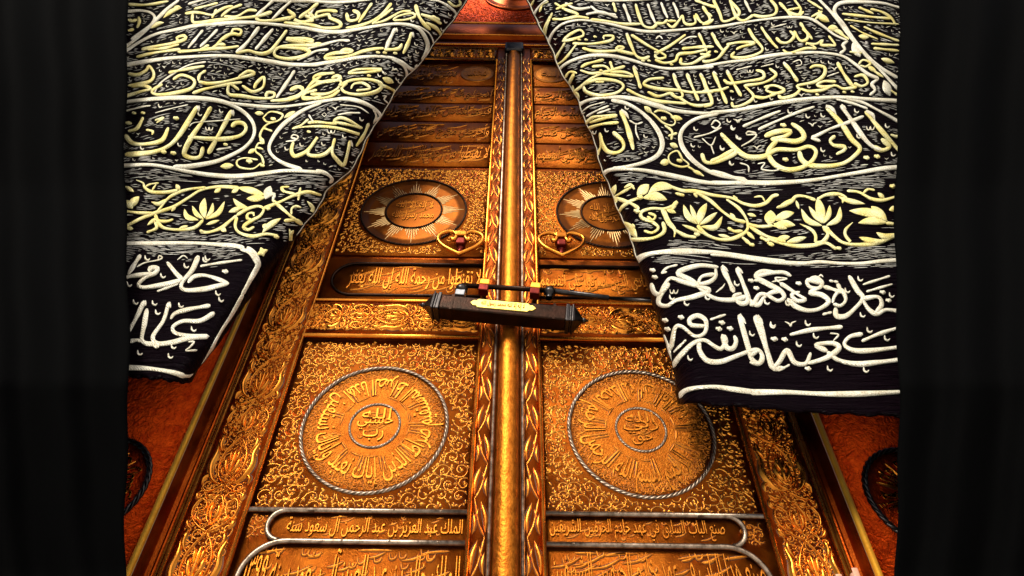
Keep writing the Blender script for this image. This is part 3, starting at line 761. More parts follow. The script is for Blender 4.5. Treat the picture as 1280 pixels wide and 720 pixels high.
def parse(text):
    for ln in text.strip().splitlines():
        a = ln.split(' ')
        if a[0] == 'R': x0, y0, sc = float(a[1]), float(a[2]), float(a[3]); continue
        wd = float(a[1]) / sc
        groups = ' '.join(a[2:]).split(';')
        for g in groups:
            pts = [tuple(float(k) for k in p.split(',')) for p in g.split()]
            yield a[0], wd, [(x0 + x / sc, y0 + y / sc) for x, y in pts]

def make_curtain(s, text, label):
    root = thing('embroidered_curtain', label, 'curtain', at(300 if s < 0 else 980, 465, -0.3))
    # cloth: one sheet with a rolled edge and a turned hem
    NR, NC = 170, 120; rows = []; uvs = []
    top = -130.0
    for i in range(NR + 1):
        t = i / NR; row = []
        for k, back in ((10, 0.13), (5, 0.10), (1.5, 0.04)):
            py = top + (interp(HEM[s], 0) - top) * t; px = interp(EDGE[s], py) + s * k
            row.append(at(px, py, fold_depth(s, interp(EDGE[s], py), py) + back))
        for j in range(NC + 1):
            c = (j / NC) ** 1.25
            py = top + (interp(HEM[s], c) - top) * t
            px = interp(EDGE[s], py) * (1 - c) + FAR[s] * c
            row.append(at(px, py, fold_depth(s, px, py)))
        rows.append(row)
    last = rows[-1]
    rows.append([(p[0], p[1] + 0.006, p[2] - 0.006) for p in last]); rows.append([(p[0], p[1] + 0.016, p[2] - 0.002) for p in last]); rows.append([(p[0], p[1] + 0.018, p[2] + 0.05) for p in last])
    mb = MB(); mb.grid(rows); mb.uv = [(v[0], v[2]) for v in mb.v]
    mb.build('cloth', BLACK, root)
    f = on_cloth(s); rnd = random.Random(5 + s)
    parts = {'white_lettering': MB(), 'yellow_lettering': MB(), 'band_trim': MB(), 'vine': MB(), 'filler_stitching': MB(), 'wrinkle_glints': MB()}
    occ = np.zeros((720, 1400), bool)
    def mark(pts, wd):
        for p in smooth_pts(pts, 1.5):
            r = int(wd * 0.5 + 1.2); x, y = int(p[0]) + 60, int(p[1]) + 60
            if 0 <= x < 1400 and 0 <= y < 720: occ[max(0, y - r):y + r, max(0, x - r):x + r] = True
    for code, wd, pts in parse(text):
        c = code[0]; pr = code[1:] or 'u'
        if c in 'ywb':
            my = sum(p[1] for p in pts) / len(pts)
            veg = c == 'y' and 222 < my < 312
            key = 'band_trim' if c == 'b' else 'white_lettering' if c == 'w' else 'vine' if veg else 'yellow_lettering'
            h = (0.0032 if c == 'b' else 0.0038 if wd > 4 else 0.0030) + rnd.random() * 0.0012
            ribbon(parts[key], pts, wd * (1.0 if c == 'b' else 0.99), f, h, pr, 2.0); mark(pts, wd)
        else:
            for x, y in pts:
                mark([(x, y), (x + 1, y)], wd * 2)
                def st(pp, ww=0.75): ribbon(parts['white_lettering'], [(x + a * wd, y + b * wd) for a, b in pp], max(1.0, wd * ww), f, 0.005, 'tt', 1.0)
                if code == 'h': st([(-0.9, -0.9), (-0.7, 0.4), (0.2, 0.9), (0.9, 0.2)]); 
                elif code == 'v': st([(-2.2, -0.6), (-0.6, 0.2), (0.1, 1.2), (0.5, 0.0), (2.2, -0.8)])
                elif code == 's': st([(-2, -1), (-1.6, 0.6), (-0.6, 0.6), (-0.3, -0.6), (0, 0.6), (1.0, 0.6), (1.6, -1)])
                else:
                    key = 'yellow_lettering' if y < 225 else 'vine' if y < 312 else 'white_lettering'
                    ribbon(parts[key], [(x - wd * 0.52, y - wd * 0.12), (x, y), (x + wd * 0.52, y + wd * 0.12)], wd * 0.85, f, 0.009, 'u', 1.0)
    # the small marks stitched between the letters, and strokes painting light on wrinkles, thick in the upper rows
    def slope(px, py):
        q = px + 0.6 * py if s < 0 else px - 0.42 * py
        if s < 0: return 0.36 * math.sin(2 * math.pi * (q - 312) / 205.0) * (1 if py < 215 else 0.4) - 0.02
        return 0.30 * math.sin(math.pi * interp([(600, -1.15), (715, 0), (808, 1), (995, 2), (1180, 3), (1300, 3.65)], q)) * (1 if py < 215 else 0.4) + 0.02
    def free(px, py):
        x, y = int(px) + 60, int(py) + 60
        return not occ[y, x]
    for _ in range(5200):
        py = rnd.uniform(-30, 212); e = interp(EDGE[s], py)
        px = rnd.uniform(150, e - 3) if s < 0 else rnd.uniform(e + 3, 1130)
        if py > 125 and rnd.random() < 0.80: continue
        x, y = int(px) + 60, int(py) + 60
        if occ[y - 2:y + 3, x - 3:x + 4].any(): continue
        k = rnd.random(); a = rnd.uniform(0.8, 1.3)
        occ[y - 2:y + 3, x - 3:x + 4] = True
        if k < 0.5: pp = [(-1.5, -1.5), (-1.3, 0.7), (0.4, 1.4), (1.5, 0.2)]
        elif k < 0.75: pp = [(-3, 1.0), (0, -0.2), (3, -1.0)]
        else: pp = [(-2.6, -0.9), (-0.6, 0.3), (0.2, 1.7), (0.6, 0.1), (2.6, -0.9)]
        ribbon(parts['filler_stitching'], [(px + q[0] * a, py + q[1] * a) for q in pp], rnd.uniform(1.0, 1.6), f, 0.003, 'tt', 1.6, cross=CROSS3)
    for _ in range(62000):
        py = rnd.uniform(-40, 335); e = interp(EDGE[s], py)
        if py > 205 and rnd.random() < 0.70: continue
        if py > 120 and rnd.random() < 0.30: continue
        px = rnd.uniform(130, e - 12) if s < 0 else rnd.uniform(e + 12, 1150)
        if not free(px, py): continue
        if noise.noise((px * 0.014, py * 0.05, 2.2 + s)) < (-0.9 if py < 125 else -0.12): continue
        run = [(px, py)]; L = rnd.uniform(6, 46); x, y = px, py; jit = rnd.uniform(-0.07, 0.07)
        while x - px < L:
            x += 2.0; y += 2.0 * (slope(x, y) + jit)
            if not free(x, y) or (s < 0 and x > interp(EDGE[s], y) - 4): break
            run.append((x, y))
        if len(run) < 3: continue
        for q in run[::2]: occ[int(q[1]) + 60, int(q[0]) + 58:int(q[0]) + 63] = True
        ribbon(parts['wrinkle_glints'], run, rnd.uniform(0.5, 0.95) * (1.2 if py < 125 else 1.0), f, 0.0016, 'tt', 3.0, cross=CROSS3)
    # thin cord along the rolled edge
    pts = [(interp(EDGE[s], y) + s * 1.6, y) for y in range(-120, 300 if s < 0 else 330, 6)]
    ribbon(parts['band_trim'], pts, 2.2, f, 0.004, 'u', 3.0)
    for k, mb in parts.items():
        mb.build(k, {'yellow_lettering': YTH, 'vine': YTH, 'wrinkle_glints': GLINT}.get(k, WTH), root)
    return root
# ------------------------------------------------------------------ relief ornament for the door
def plane_map(y0):
    return lambda x, z, h: (x, y0 - h, z + EYE)

def arabesque(mb, x0, x1, z0, z1, rad, y0, seed, keep, hgt=0.0032, m=1, wd=0.0058, cross=CROSSP):
    rnd = random.Random(seed); f = plane_map(y0)
    dx = rad * 2.05; dz = rad * 1.78
    nz = int((z1 - z0) / dz) + 2; nx = int((x1 - x0) / dx) + 2
    for i in range(nz):
        for j in range(nx):
            cx = x0 + (j + 0.5 * (i % 2)) * dx + rnd.uniform(-0.45, 0.45) * rad; cz = z0 + i * dz + rnd.uniform(-0.45, 0.45) * rad
            if not keep(cx, cz, -rad * 0.9): continue
            hand = 1 if (i + j) % 2 else -1
            a0 = rnd.uniform(0, 2 * math.pi); pts = []
            turns = rnd.uniform(0.75, 1.25); rad_ = rad * rnd.uniform(0.8, 1.25)
            for k in range(22):
                t = k / 21
                r = rad_ * (1.06 - 0.80 * t); a = a0 + hand * 2 * math.pi * turns * t
                pts.append((cx + r * math.cos(a), cz + r * math.sin(a)))
            # tail running out to the neighbour
            a = a0 - hand * 0.5
            pts = [(cx + rad * 1.55 * math.cos(a - hand * 0.25), cz + rad * 1.55 * math.sin(a - hand * 0.25)), (cx + rad * 1.22 * math.cos(a + hand * 0.1), cz + rad * 1.22 * math.sin(a + hand * 0.1))] + pts
            run = []
            for p in pts + [None]:
                if p is not None and keep(p[0], p[1], 0.002): run.append(p)
                else:
                    if len(run) > 3: ribbon(mb, run, wd, f, hgt, 'u', rad * 0.22, m, cross)
                    run = []
            def leaf(px, pz, ang, ln, ww):
                if not (keep(px, pz, 0.003) and keep(px + ln * math.cos(ang), pz + ln * math.sin(ang), 0.002)): return
                c, s = math.cos(ang), math.sin(ang); b = rnd.uniform(-0.25, 0.25) * ln
                ribbon(mb, [(px, pz), (px + ln * 0.5 * c - b * s, pz + ln * 0.5 * s + b * c), (px + ln * c, pz + ln * s)], ww, f, hgt * 1.7, 'l', ln * 0.22, m, cross)
            for k in range(7):
                aa = a0 + hand * (0.3 + k * 0.9) + rnd.uniform(-.3, .3)
                rr = rad * 0.98
                leaf(cx + rr * math.cos(aa), cz + rr * math.sin(aa), aa + hand * rnd.uniform(0.5, 1.1), rad * rnd.uniform(0.42, 0.75), rad * 0.27)
            aa = rnd.uniform(0, 6.28)
            for k in (-0.8, 0, 0.8):
                leaf(cx - 0.16 * rad * math.cos(aa), cz - 0.16 * rad * math.sin(aa), aa + k, rad * 0.55, rad * 0.27)

# one unit of the broad border: u across (-1..1), v along (0..1); a pointed medallion with a lily, then a knot of scrolls
def border_unit(mb, org, along, across, length, half, y0, m=1, hgt=0.009, flip=False):
    f0 = plane_map(y0)
    ax, az = along; bx, bz = across
    def f(u, v, h): return f0(org[0] + ax * v * length + bx * u * half, org[1] + az * v * length + bz * u * half, h)
    asp = length / half
    def put(pts, w, pr='u', hh=hgt):
        for sg in (1, -1):
            g = lambda p, q, h: f(sg * p, (1 - q / asp) if flip else q / asp, h)
            ribbon(mb, [(u, v * asp) for u, v in pts], w, g, hh, pr, 0.07, m, CROSSB)
    put([(0, 0.02), (0.34, 0.08), (0.52, 0.20), (0.50, 0.32), (0.28, 0.44), (0, 0.53)], 0.10)
    put([(0.02, 0.10), (0.01, 0.24), (0.0, 0.42)], 0.16, 'l', hgt * 1.3)
    put([(0.03, 0.12), (0.22, 0.18), (0.30, 0.31)], 0.20, 'l', hgt * 1.3)
    put([(0.04, 0.22), (0.15, 0.29), (0.17, 0.39)], 0.14, 'l', hgt * 1.3)
    put([(0.10, 0.08), (0.28, 0.12), (0.38, 0.20)], 0.10, 'l')
    # big curling side leaves
    put([(0.22, 0.00), (0.62, 0.06), (0.86, 0.20), (0.80, 0.34), (0.92, 0.47)], 0.26, 'l', hgt * 1.6)
    put([(0.60, 0.36), (0.78, 0.44), (0.72, 0.55)], 0.20, 'l', hgt * 1.4)
    put([(0.66, 0.10), (0.94, 0.08), (0.96, 0.00)], 0.16, 'l')
    # knot of scrolls
    put([(0.0, 0.53), (0.40, 0.58), (0.78, 0.66), (0.90, 0.76), (0.70, 0.85), (0.42, 0.80), (0.48, 0.72), (0.64, 0.745)], 0.085)
    put([(0.0, 0.60), (0.22, 0.66), (0.30, 0.76), (0.14, 0.86), (0.0, 0.90)], 0.085)
    put([(0.0, 1.0), (0.34, 0.95), (0.66, 0.93), (0.92, 0.98)], 0.085)
    put([(0.06, 0.64), (0.16, 0.72), (0.10, 0.82)], 0.16, 'l', hgt * 1.3)
    put([(0.34, 0.62), (0.54, 0.655), (0.62, 0.70)], 0.13, 'l', hgt * 1.2)
    put([(0.24, 0.90), (0.48, 0.875), (0.60, 0.91)], 0.15, 'l', hgt * 1.3)
    put([(0.76, 0.86), (0.92, 0.86), (0.96, 0.93)], 0.15, 'l', hgt * 1.2)
    put([(0.66, 0.56), (0.86, 0.59), (0.96, 0.66)], 0.15, 'l', hgt * 1.2)

def vine_strip(mb, xc, half, z0, z1, y0, per, m=1, hgt=0.005, flip=1):
    f = plane_map(y0); n = int((z1 - z0) / per); z = z0
    for k in range(n):
        s = flip * (1 if k % 2 else -1)
        ribbon(mb, [(xc - s * half * 0.75, z), (xc, z + per * 0.3), (xc + s * half * 0.75, z + per)], half * 0.24, f, hgt * 0.8, 'u', per * 0.12, m, CROSSB)
        ribbon(mb, [(xc - s * half * 0.8, z + per * 0.10), (xc - s * half * 0.75, z + per * 0.5), (xc - s * half * 0.1, z + per * 0.92)], half * 0.60, f, hgt * 1.6, 'l', per * 0.12, m, CROSSB)
        ribbon(mb, [(xc + s * half * 0.85, z + per * 0.05), (xc + s * half * 0.55, z + per * 0.30), (xc + s * half * 0.80, z + per * 0.62)], half * 0.46, f, hgt * 1.3, 'l', per * 0.1, m, CROSSB)
        ribbon(mb, [(xc, z + per * 0.42), (xc + s * half * 0.35, z + per * 0.55), (xc + s * half * 0.15, z + per * 0.75)], half * 0.32, f, hgt, 'l', per * 0.1, m, CROSSB)
        z += per

# ---- writing: Arabic letters joined by their contextual forms
_T = {'ا': (0xFE8D, 2), 'ب': (0xFE8F, 4), 'ت': (0xFE95, 4), 'ث': (0xFE99, 4), 'ج': (0xFE9D, 4), 'ح': (0xFEA1, 4), 'خ': (0xFEA5, 4), 'د': (0xFEA9, 2), 'ذ': (0xFEAB, 2),
      'ر': (0xFEAD, 2), 'ز': (0xFEAF, 2), 'س': (0xFEB1, 4), 'ش': (0xFEB5, 4), 'ص': (0xFEB9, 4), 'ض': (0xFEBD, 4), 'ط': (0xFEC1, 4), 'ظ': (0xFEC5, 4), 'ع': (0xFEC9, 4), 'غ': (0xFECD, 4),
      'ف': (0xFED1, 4), 'ق': (0xFED5, 4), 'ك': (0xFED9, 4), 'ل': (0xFEDD, 4), 'م': (0xFEE1, 4), 'ن': (0xFEE5, 4), 'ه': (0xFEE9, 4), 'و': (0xFEED, 2), 'ى': (0xFEEF, 2), 'ي': (0xFEF1, 4),
      'ة': (0xFE93, 2), 'ء': (0xFE80, 1), 'آ': (0xFE81, 2), 'أ': (0xFE83, 2), 'إ': (0xFE87, 2), 'ئ': (0xFE89, 4)}
def shape(txt):
    txt = txt.replace('لا', '\x01'); out = []
    def dual(c): return c in _T and _T[c][1] == 4
    def joins(c): return c == '\x01' or (c in _T and _T[c][1] > 1)
    for i, c in enumerate(txt):
        prv = txt[i - 1] if i else ' '; nxt = txt[i + 1] if i + 1 < len(txt) else ' '
        jp = dual(prv) and joins(c); jn = dual(c) and joins(nxt)
        if c == '\x01': out.append(chr(0xFEFB + (1 if jp else 0)))
        elif c in _T:
            base, n = _T[c]
            k = 3 if jp and jn else 1 if jp else 2 if jn else 0
            out.append(chr(base + (k if k < n else 0)))
        else: out.append(c)
    r = ''.join(reversed(out))
    import re
    return re.sub('[٠-٩]+', lambda mm: mm.group(0)[::-1], r)
_cache = {}
def glyphs(txt, bevel_=0.010):
    cu = bpy.data.curves.new('lettering', 'FONT'); cu.body = shape(txt); cu.size = 1.0; cu.extrude = 0.03; cu.bevel_depth = bevel_; cu.bevel_resolution = 0; cu.resolution_u = 3
    cu.offset = -0.004
    o = bpy.data.objects.new('lettering', cu); C.objects.link(o)
    dg = bpy.context.evaluated_depsgraph_get(); dg.update()
    me = bpy.data.meshes.new_from_object(o.evaluated_get(dg))
    v = np.array([tuple(p.co) for p in me.vertices]) if len(me.vertices) else np.zeros((0, 3)); f = [tuple(p.vertices) for p in me.polygons]
    bpy.data.objects.remove(o); bpy.data.curves.remove(cu); bpy.data.meshes.remove(me)
    return v, f
def side(v, fc):
    out = []
    for q in fc:
        nn = np.cross(v[q[1]] - v[q[0]], v[q[2]] - v[q[1]]); out.append(abs(nn[2]) < 0.25 * np.linalg.norm(nn))
    return out
def write(mb, txt, f, x0, x1, z0, z1, m=1, hgt=0.004, shear=0.0):
    v, fc = glyphs(txt)
    if not len(v): return
    lo, hi = v.min(0), v.max(0); n = len(mb.v)
    for a in v:
        s = (a[0] - lo[0]) / (hi[0] - lo[0]); t = (a[1] - lo[1]) / (hi[1] - lo[1])
        mb.v.append(f(x0 + (x1 - x0) * s + shear * (t - 0.5) * (z1 - z0), z0 + (z1 - z0) * t, hgt * (a[2] - lo[2]) / (hi[2] - lo[2])))
    for q, sd in zip(fc, side(v, fc)): mb.face(tuple(n + k for k in q), 2 if sd and m else m)

def flourishes(mb, f, x0, x1, z0, z1, n, seed, m=1, hgt=0.004, w=0.007):
    # long swung strokes and small vowel marks between the words
    rnd = random.Random(seed)
    for _ in range(n):
        x = rnd.uniform(x0, x1 - 0.06); z = rnd.uniform(z0, z1); k = rnd.random(); L = (z1 - z0)
        if k < 0.5:
            l = rnd.uniform(0.25, 0.7) * L
            pts = [(x, z), (x + l * 0.6, z + l * 0.10), (x + l * 1.2, z + l * 0.42)]
            pts = [(min(x1, a), min(z1, max(z0, b))) for a, b in pts]
            ribbon(mb, pts, w, f, hgt, 'tt', 0.006, m, CROSSP)
        else:
            r = 0.09 * L
            ribbon(mb, [(x, z + r), (x + r * .4, z - r * .6), (x + r * 1.6, z - r * .4), (x + r * 2, z + r * .8)], w * 0.8, f, hgt, 'tt', 0.004, m, CROSSP)

def rope_ring(mb, cx, cz, r, y0, thick, strands=3, turns=None, m=0):
    turns = turns or int(2 * math.pi * r / (thick * 2.6))
    for s in range(strands):
        pts = []
        n = turns * 5
        for k in range(n):
            a = 2 * math.pi * k / n; b = turns * a / strands * 1.0
            b = round(turns / strands) * a + 2 * math.pi * s / strands
            q = thick * 0.5
            pts.append((cx + (r + q * math.cos(b)) * math.cos(a), y0 - q * math.sin(b), cz + EYE + (r + q * math.cos(b)) * math.sin(a)))
        mb.tube(pts, thick * 0.56, 6, m, closed=True)

def disc(mb, cx, cz, r, y0, y1, n=72, m=0, dome=0.0, rings=6):
    rows = [[(cx + r * math.cos(2 * math.pi * k / n), y0, cz + EYE + r * math.sin(2 * math.pi * k / n)) for k in range(n)]]
    for i in [-0.06, 0] + list(range(rings + 1)):
        rr = r * (1 - max(i, 0) / rings) * (0.975 if i == 0 else 0.992) + 0.0004
        if i < 0: rr = r * 0.996
        rows.append([(cx + rr * math.cos(2 * math.pi * k / n), y1 - dome * (1 - (rr / r) ** 2), cz + EYE + rr * math.sin(2 * math.pi * k / n)) for k in range(n)])
    mb.grid(rows, m, close=True)

def hbar(mb, x0, x1, z, y, r, m=0, n=10): mb.tube([(x0, y, z + EYE), ((x0 + x1) / 2, y, z + EYE), (x1, y, z + EYE)], r, n, m)
def vbar(mb, x, z0, z1, y, r, m=0, n=10): mb.tube([(x, y, z0 + EYE), (x, y, (z0 + z1) / 2 + EYE), (x, y, z1 + EYE)], r, n, m)

TEXTS = {
 -1: dict(rows=['محمد صلى الله عليه وسلم', 'ادخلوها بسلام آمنين', 'قياما للناس والشهر الحرام', 'وأخرجني مخرج صدق واجعل لي'],
          cart='لا تقنطوا من رحمة الله إن الله يغفر', b1='الملك عبد العزيز بن عبد الرحمن آل سعود سنة', b2='الملك خالد بن عبد العزيز آل سعود سنة ١٣٩٩',
          ring='إياك نعبد وإياك نستعين اهدنا الصراط المستقيم صراط الذين', core=['الله', 'حسبي', 'رب'], oval='محمد'),
 1: dict(rows=['الله جل جلاله', 'بسم الله الرحمن الرحيم', 'جعل الله الكعبة البيت الحرام', 'وقل رب أدخلني مدخل صدق'],
         cart='قل يا عبادي الذين أسرفوا على أنفسهم', b1='صنع الباب السابق في عهد خادم الحرمين الشريفين', b2='صنع هذا الباب في عهد خادم الحرمين الشريفين',
         ring='بسم الله الرحمن الرحيم الحمد لله رب العالمين الرحمن الرحيم', core=['الله', 'ربي', 'حق'], oval='الله')}

def make_leaf(s, label):
    T = TEXTS[s]
    root = thing('door_leaf', label, 'door', (s * 0.45, 0, 0.2 + EYE))
    G2 = [GOLDG, GOLD, DARKEDGE]; P2 = [PANEL, PANELR, DARKEDGE]; T2 = [PANEL, LETR, DARKEDGE]
    def X(a, b): return (a, b) if s > 0 else (-b, -a)
    ZB, ZT = 0.15, 4.08
    # backing board
    mb = MB(); x0, x1 = X(0.044, 0.968); mb.box(x0, x1, 0.022, 0.07, ZB + EYE, ZT + EYE); mb.build('backing_board', GOLDG, root, False)
    # broad carved stile on the hinge side
    mb = MB(); x0, x1 = X(0.792, 0.955); mb.box(x0, x1, -0.010, 0.0215, ZB + EYE, ZT + EYE)
    arabesque(mb, x0, x1, ZB, ZT, 0.0150, -0.010, 201 + s, lambda x, z, r: x0 + 0.008 + r < x < x1 - 0.008 - r and ZB + r < z < ZT - r, 0.0030, 1, 0.0036, CROSSP)
    L = 0.318; z = 1.545 - 5 * L; half = 0.074
    while z < ZT - 0.3:
        if z > 0.1: border_unit(mb, ((x0 + x1) / 2, z), (0, 1), (1, 0), L, half, -0.010)
        z += L
    o = mb.build('carved_stile', G2, root)
    # cross rail
    mb = MB(); x0, x1 = X(0.118, 0.7915); mb.box(x0, x1, -0.008, 0.0212, 1.540 + EYE, 1.698 + EYE)
    arabesque(mb, x0, x1, 1.545, 1.695, 0.0140, -0.008, 211 + s, lambda x, z, r: x0 + 0.008 + r < x < x1 - 0.008 - r and 1.550 + r < z < 1.690 - r, 0.0030, 1, 0.0036, CROSSP)
    for k in range(3):
        l = (0.667) / 2.5
        a = s * (0.122 + k * l)
        if k < 2: border_unit(mb, (a, 1.619), (s, 0), (0, 1), l, 0.068, -0.008, hgt=0.0075)
    border_unit(mb, (s * (0.122 + 2 * l), 1.619), (s, 0), (0, 1), l * 0.52, 0.066, -0.008, hgt=0.0075)
    mb.build('carved_cross_rail', G2, root)
    # top rail
    mb = MB(); x0, x1 = X(0.118, 0.7915); mb.box(x0, x1, -0.008, 0.0212, 3.915 + EYE, 4.06 + EYE)
    for k in range(5): border_unit(mb, (s * (0.125 + k * 0.133), 3.985), (s, 0), (0, 1), 0.13, 0.055, -0.008, hgt=0.005)
    mb.build('carved_top_rail', G2, root)
    # narrow carved stile beside the post
    mb = MB(); x0, x1 = X(0.0555, 0.1055); mb.box(x0, x1, -0.006, 0.0208, ZB + EYE, ZT - 0.002 + EYE)
    vine_strip(mb, (x0 + x1) / 2, 0.0235, ZB + 0.02, ZT - 0.05, -0.006, 0.118, flip=s)
    mb.build('narrow_stile', G2, root)
    mb = MB(); vbar(mb, s * 0.050, ZB, ZT, -0.008, 0.0062); mb.build('edge_bead', SILVER, root)
    # gold mouldings round the two fields
    mb = MB(); x0, x1 = X(0.1115, 0.7855)
    vbar(mb, s * 0.1115, ZB, 3.90, -0.006, 0.0075); vbar(mb, s * 0.7855, ZB, 3.90, -0.006, 0.0085)
    hbar(mb, x0, x1, 1.525, -0.006, 0.0095); hbar(mb, x0, x1, 1.712, -0.006, 0.0068); hbar(mb, x0, x1, 3.900, -0.006, 0.0075)
    vbar(mb, s * 0.9625, ZB, ZT, -0.012, 0.0075); vbar(mb, s * 0.9765, ZB, ZT, -0.010, 0.0055); hbar(mb, x0, x1 , 4.068, -0.006, 0.008)
    mb.build('gold_moulding', GOLD, root)
    # lower field with its medallion
    cx = s * 0.450
    mb = MB(); x0, x1 = X(0.113, 0.784); mb.box(x0, x1, 0.014, 0.0216, 0.842 + EYE, 1.522 + EYE)
    def keep(x, z, r, cz=1.14, R0=0.252, a=0.848, b=1.512): return x0 + 0.006 + r < x < x1 - 0.006 - r and a + r < z < b - r and math.hypot(x - cx, z - cz) > R0 + r
    arabesque(mb, x0, x1, 0.85, 1.52, 0.0245, 0.014, 11 + s, keep, 0.0030, 1, 0.0034)
    mb.build('lower_panel', P2, root)
    mb = MB(); disc(mb, cx, 1.14, 0.243, 0.014, 0.010, dome=0.004)
    def dome(x, z): return 0.010 - 0.004 * (1 - min(1, ((x - cx) ** 2 + (z - 1.14) ** 2) / 0.243 ** 2))
    def fdisc(x, z, h): return (x, dome(x, z) - h, z + EYE)
    arabesque(mb, cx - 0.24, cx + 0.24, 0.90, 1.38, 0.0125, 0.0085, 131 + s, lambda x, z, r: 0.092 + r < math.hypot(x - cx, z - 1.14) < 0.236 - r, 0.0016, 1, 0.0026)
    v, fc = glyphs(T['ring'])
    if len(v):
        lo, hi = v.min(0), v.max(0); n = len(mb.v)
        for a in v:
            th = -math.pi / 2 + (a[0] - lo[0]) / (hi[0] - lo[0]) * 2 * math.pi * 0.985 + 0.3
            t = (a[1] - lo[1]) / (hi[1] - lo[1]); r = 0.233 - 0.112 * t
            mb.v.append(fdisc(cx + r * math.cos(th), 1.14 + r * math.sin(th), 0.0045 * (a[2] - lo[2]) / (hi[2] - lo[2])))
        for q, sd_ in zip(fc, side(v, fc)): mb.face(tuple(n + k for k in q), 2 if sd_ else 1)
    rnd = random.Random(31 + s); a = 0.0
    while a < 6.2:      # tall paired stems pointing at the centre
        for d in (0, 0.075):
            r0 = rnd.uniform(0.112, 0.128); r1 = rnd.uniform(0.175, 0.212)
            ribbon(mb, [(cx + r * math.cos(a + d), 1.14 + r * math.sin(a + d)) for r in (r0, (r0 + r1) / 2, r1)], 0.0068, fdisc, 0.0045, 't', 0.01, 1, CROSSP)
        b = a + 0.2; r = rnd.uniform(0.17, 0.22)
        for k in range(2):
            q = b + k * 0.16; r = rnd.uniform(0.165, 0.222)
            ribbon(mb, [(cx + (r + e * 0.017 * math.sin(w_)) * math.cos(q + w_ * 0.03), 1.14 + (r + 0.017 * math.sin(w_)) * math.sin(q + w_ * 0.03)) for e, w_ in ((1, -2.4), (1, -1.2), (1, 0), (1, 1.2), (1, 2.4))], 0.0062, fdisc, 0.0042, 'tt', 0.006, 1, CROSSP)
        a += rnd.uniform(0.42, 0.62)
    for k in range(14):
        a = k * 0.449 + 0.1
        if k % 4 == 3: continue
        ribbon(mb, [(cx + 0.118 * math.cos(a + q), 1.14 + 0.118 * math.sin(a + q)) for q in (0, .1, .2, .3, .36)], 0.006, fdisc, 0.004, 'tt', 0.008, 1, CROSSP)
    for k, tx in enumerate(T['core']):
        ww = (0.05, 0.06, 0.035)[k]; zz = 1.14 + (0.046, 0.004, -0.038)[k]
        write(mb, tx, fdisc, cx - ww, cx + ww, zz - 0.022, zz + 0.022, 1, 0.0045)
    flourishes(mb, fdisc, cx - 0.055, cx + 0.06, 1.095, 1.19, 12, 77 + s, 1, 0.0035, 0.005)
    med = mb.build('medallion', [MEDG, LETR, DARKEDGE], root)
    mb = MB(); rope_ring(mb, cx, 1.14, 0.2435, 0.008, 0.0068); mb.build('rope_ring', SILVER, med)
    mb = MB(); rope_ring(mb, cx, 1.14, 0.084, 0.006, 0.0045); mb.build('inner_rope_ring', SILVER, med)
    # name panels below, framed by silver bars with round ends
    mb = MB(); mb.box(x0, x1, 0.0146, 0.0216, ZB + 0.005 + EYE, 0.838 + EYE)
    f = plane_map(0.0146)
    xi, xo = 0.125, 0.665
    def span(a, b): return (s * a, s * b) if s > 0 else (-b, -a)
    a, b = span(0.13, 0.655); write(mb, T['b1'], f, a, b, 0.762, 0.828, 1, 0.004)
    flourishes(mb, f, a, b, 0.765, 0.825, 26, 3 + s, 1, 0.003, 0.005)
    a, b = span(0.13, 0.74); write(mb, T['b2'], f, a, b, 0.585, 0.728, 1, 0.006)
    flourishes(mb, f, a, b, 0.60, 0.725, 60, 5 + s, 1, 0.005, 0.008)
    rr = random.Random(9)
    def keepc(x, z, r):
        return (x0 + 0.01 + r < x < x1 - 0.01 - r) and 0.755 < z < 0.832 and abs(x) > 0.70
    arabesque(mb, x0, x1, 0.75, 0.83, 0.018, 0.0146, 8 + s, keepc, 0.0025, 1, 0.004)
    plq = mb.build('name_panel', T2, root)
    mb = MB(); Y = 0.006; r = 0.0085
    a, b = span(0.118, 0.782)
    hbar(mb, a, b, 0.840, Y, r)
    arc = [(s * (0.665 + 0.047 * math.sin(math.pi * k / 14)), Y, 0.793 + 0.0455 * math.cos(math.pi * k / 14) + EYE) for k in range(15)]
    mb.tube([(s * 0.58, Y, 0.8385 + EYE), (s * 0.62, Y, 0.8385 + EYE)] + arc, r * 0.95, 10)
    arc = [(s * (0.64 + 0.115 * math.sin(math.pi / 2 * k / 14)), Y + 0.0004, 0.636 + 0.110 * math.cos(math.pi / 2 * k / 14) + EYE) for k in range(15)]
    mb.tube([(s * 0.118, Y + 0.0004, 0.746 + EYE), (s * 0.35, Y + 0.0004, 0.746 + EYE)] + arc + [(s * 0.755, Y, 0.5 + EYE), (s * 0.755, Y, 0.42 + EYE)], r, 10)
    for i, x in enumerate((0.2, 0.34, 0.48)):
        mb.lathe((s * x, Y - r * 0.9, 0.840 + EYE), (0, -1, 0), [(0.0035, 0), (0.003, 0.0015), (0.0004, 0.002)], 8)
        mb.lathe((s * x, Y - r * 0.9, 0.746 + EYE), (0, -1, 0), [(0.0035, 0), (0.003, 0.0015), (0.0004, 0.002)], 8)
    mb.build('silver_border', SILVER, plq)
    # cartouche under the sun panel
    mb = MB(); mb.box(x0, x1, 0.0142, 0.0216, 1.722 + EYE, 1.985 + EYE)
    f = plane_map(0.0142)
    a, b = span(0.125, 0.68); write(mb, T['cart'], f, a, b, 1.785, 1.925, 1, 0.0045)
    flourishes(mb, f, a, b, 1.775, 1.93, 34, 21 + s, 1, 0.0045, 0.0065)
    car = mb.build('cartouche', T2, root)
    mb = MB(); zc, rz = 1.851, 0.094
    arc = [(s * (0.655 + rz * math.sin(math.pi * k / 18)), 0.008, zc + rz * math.cos(math.pi * k / 18) + EYE) for k in range(19)]
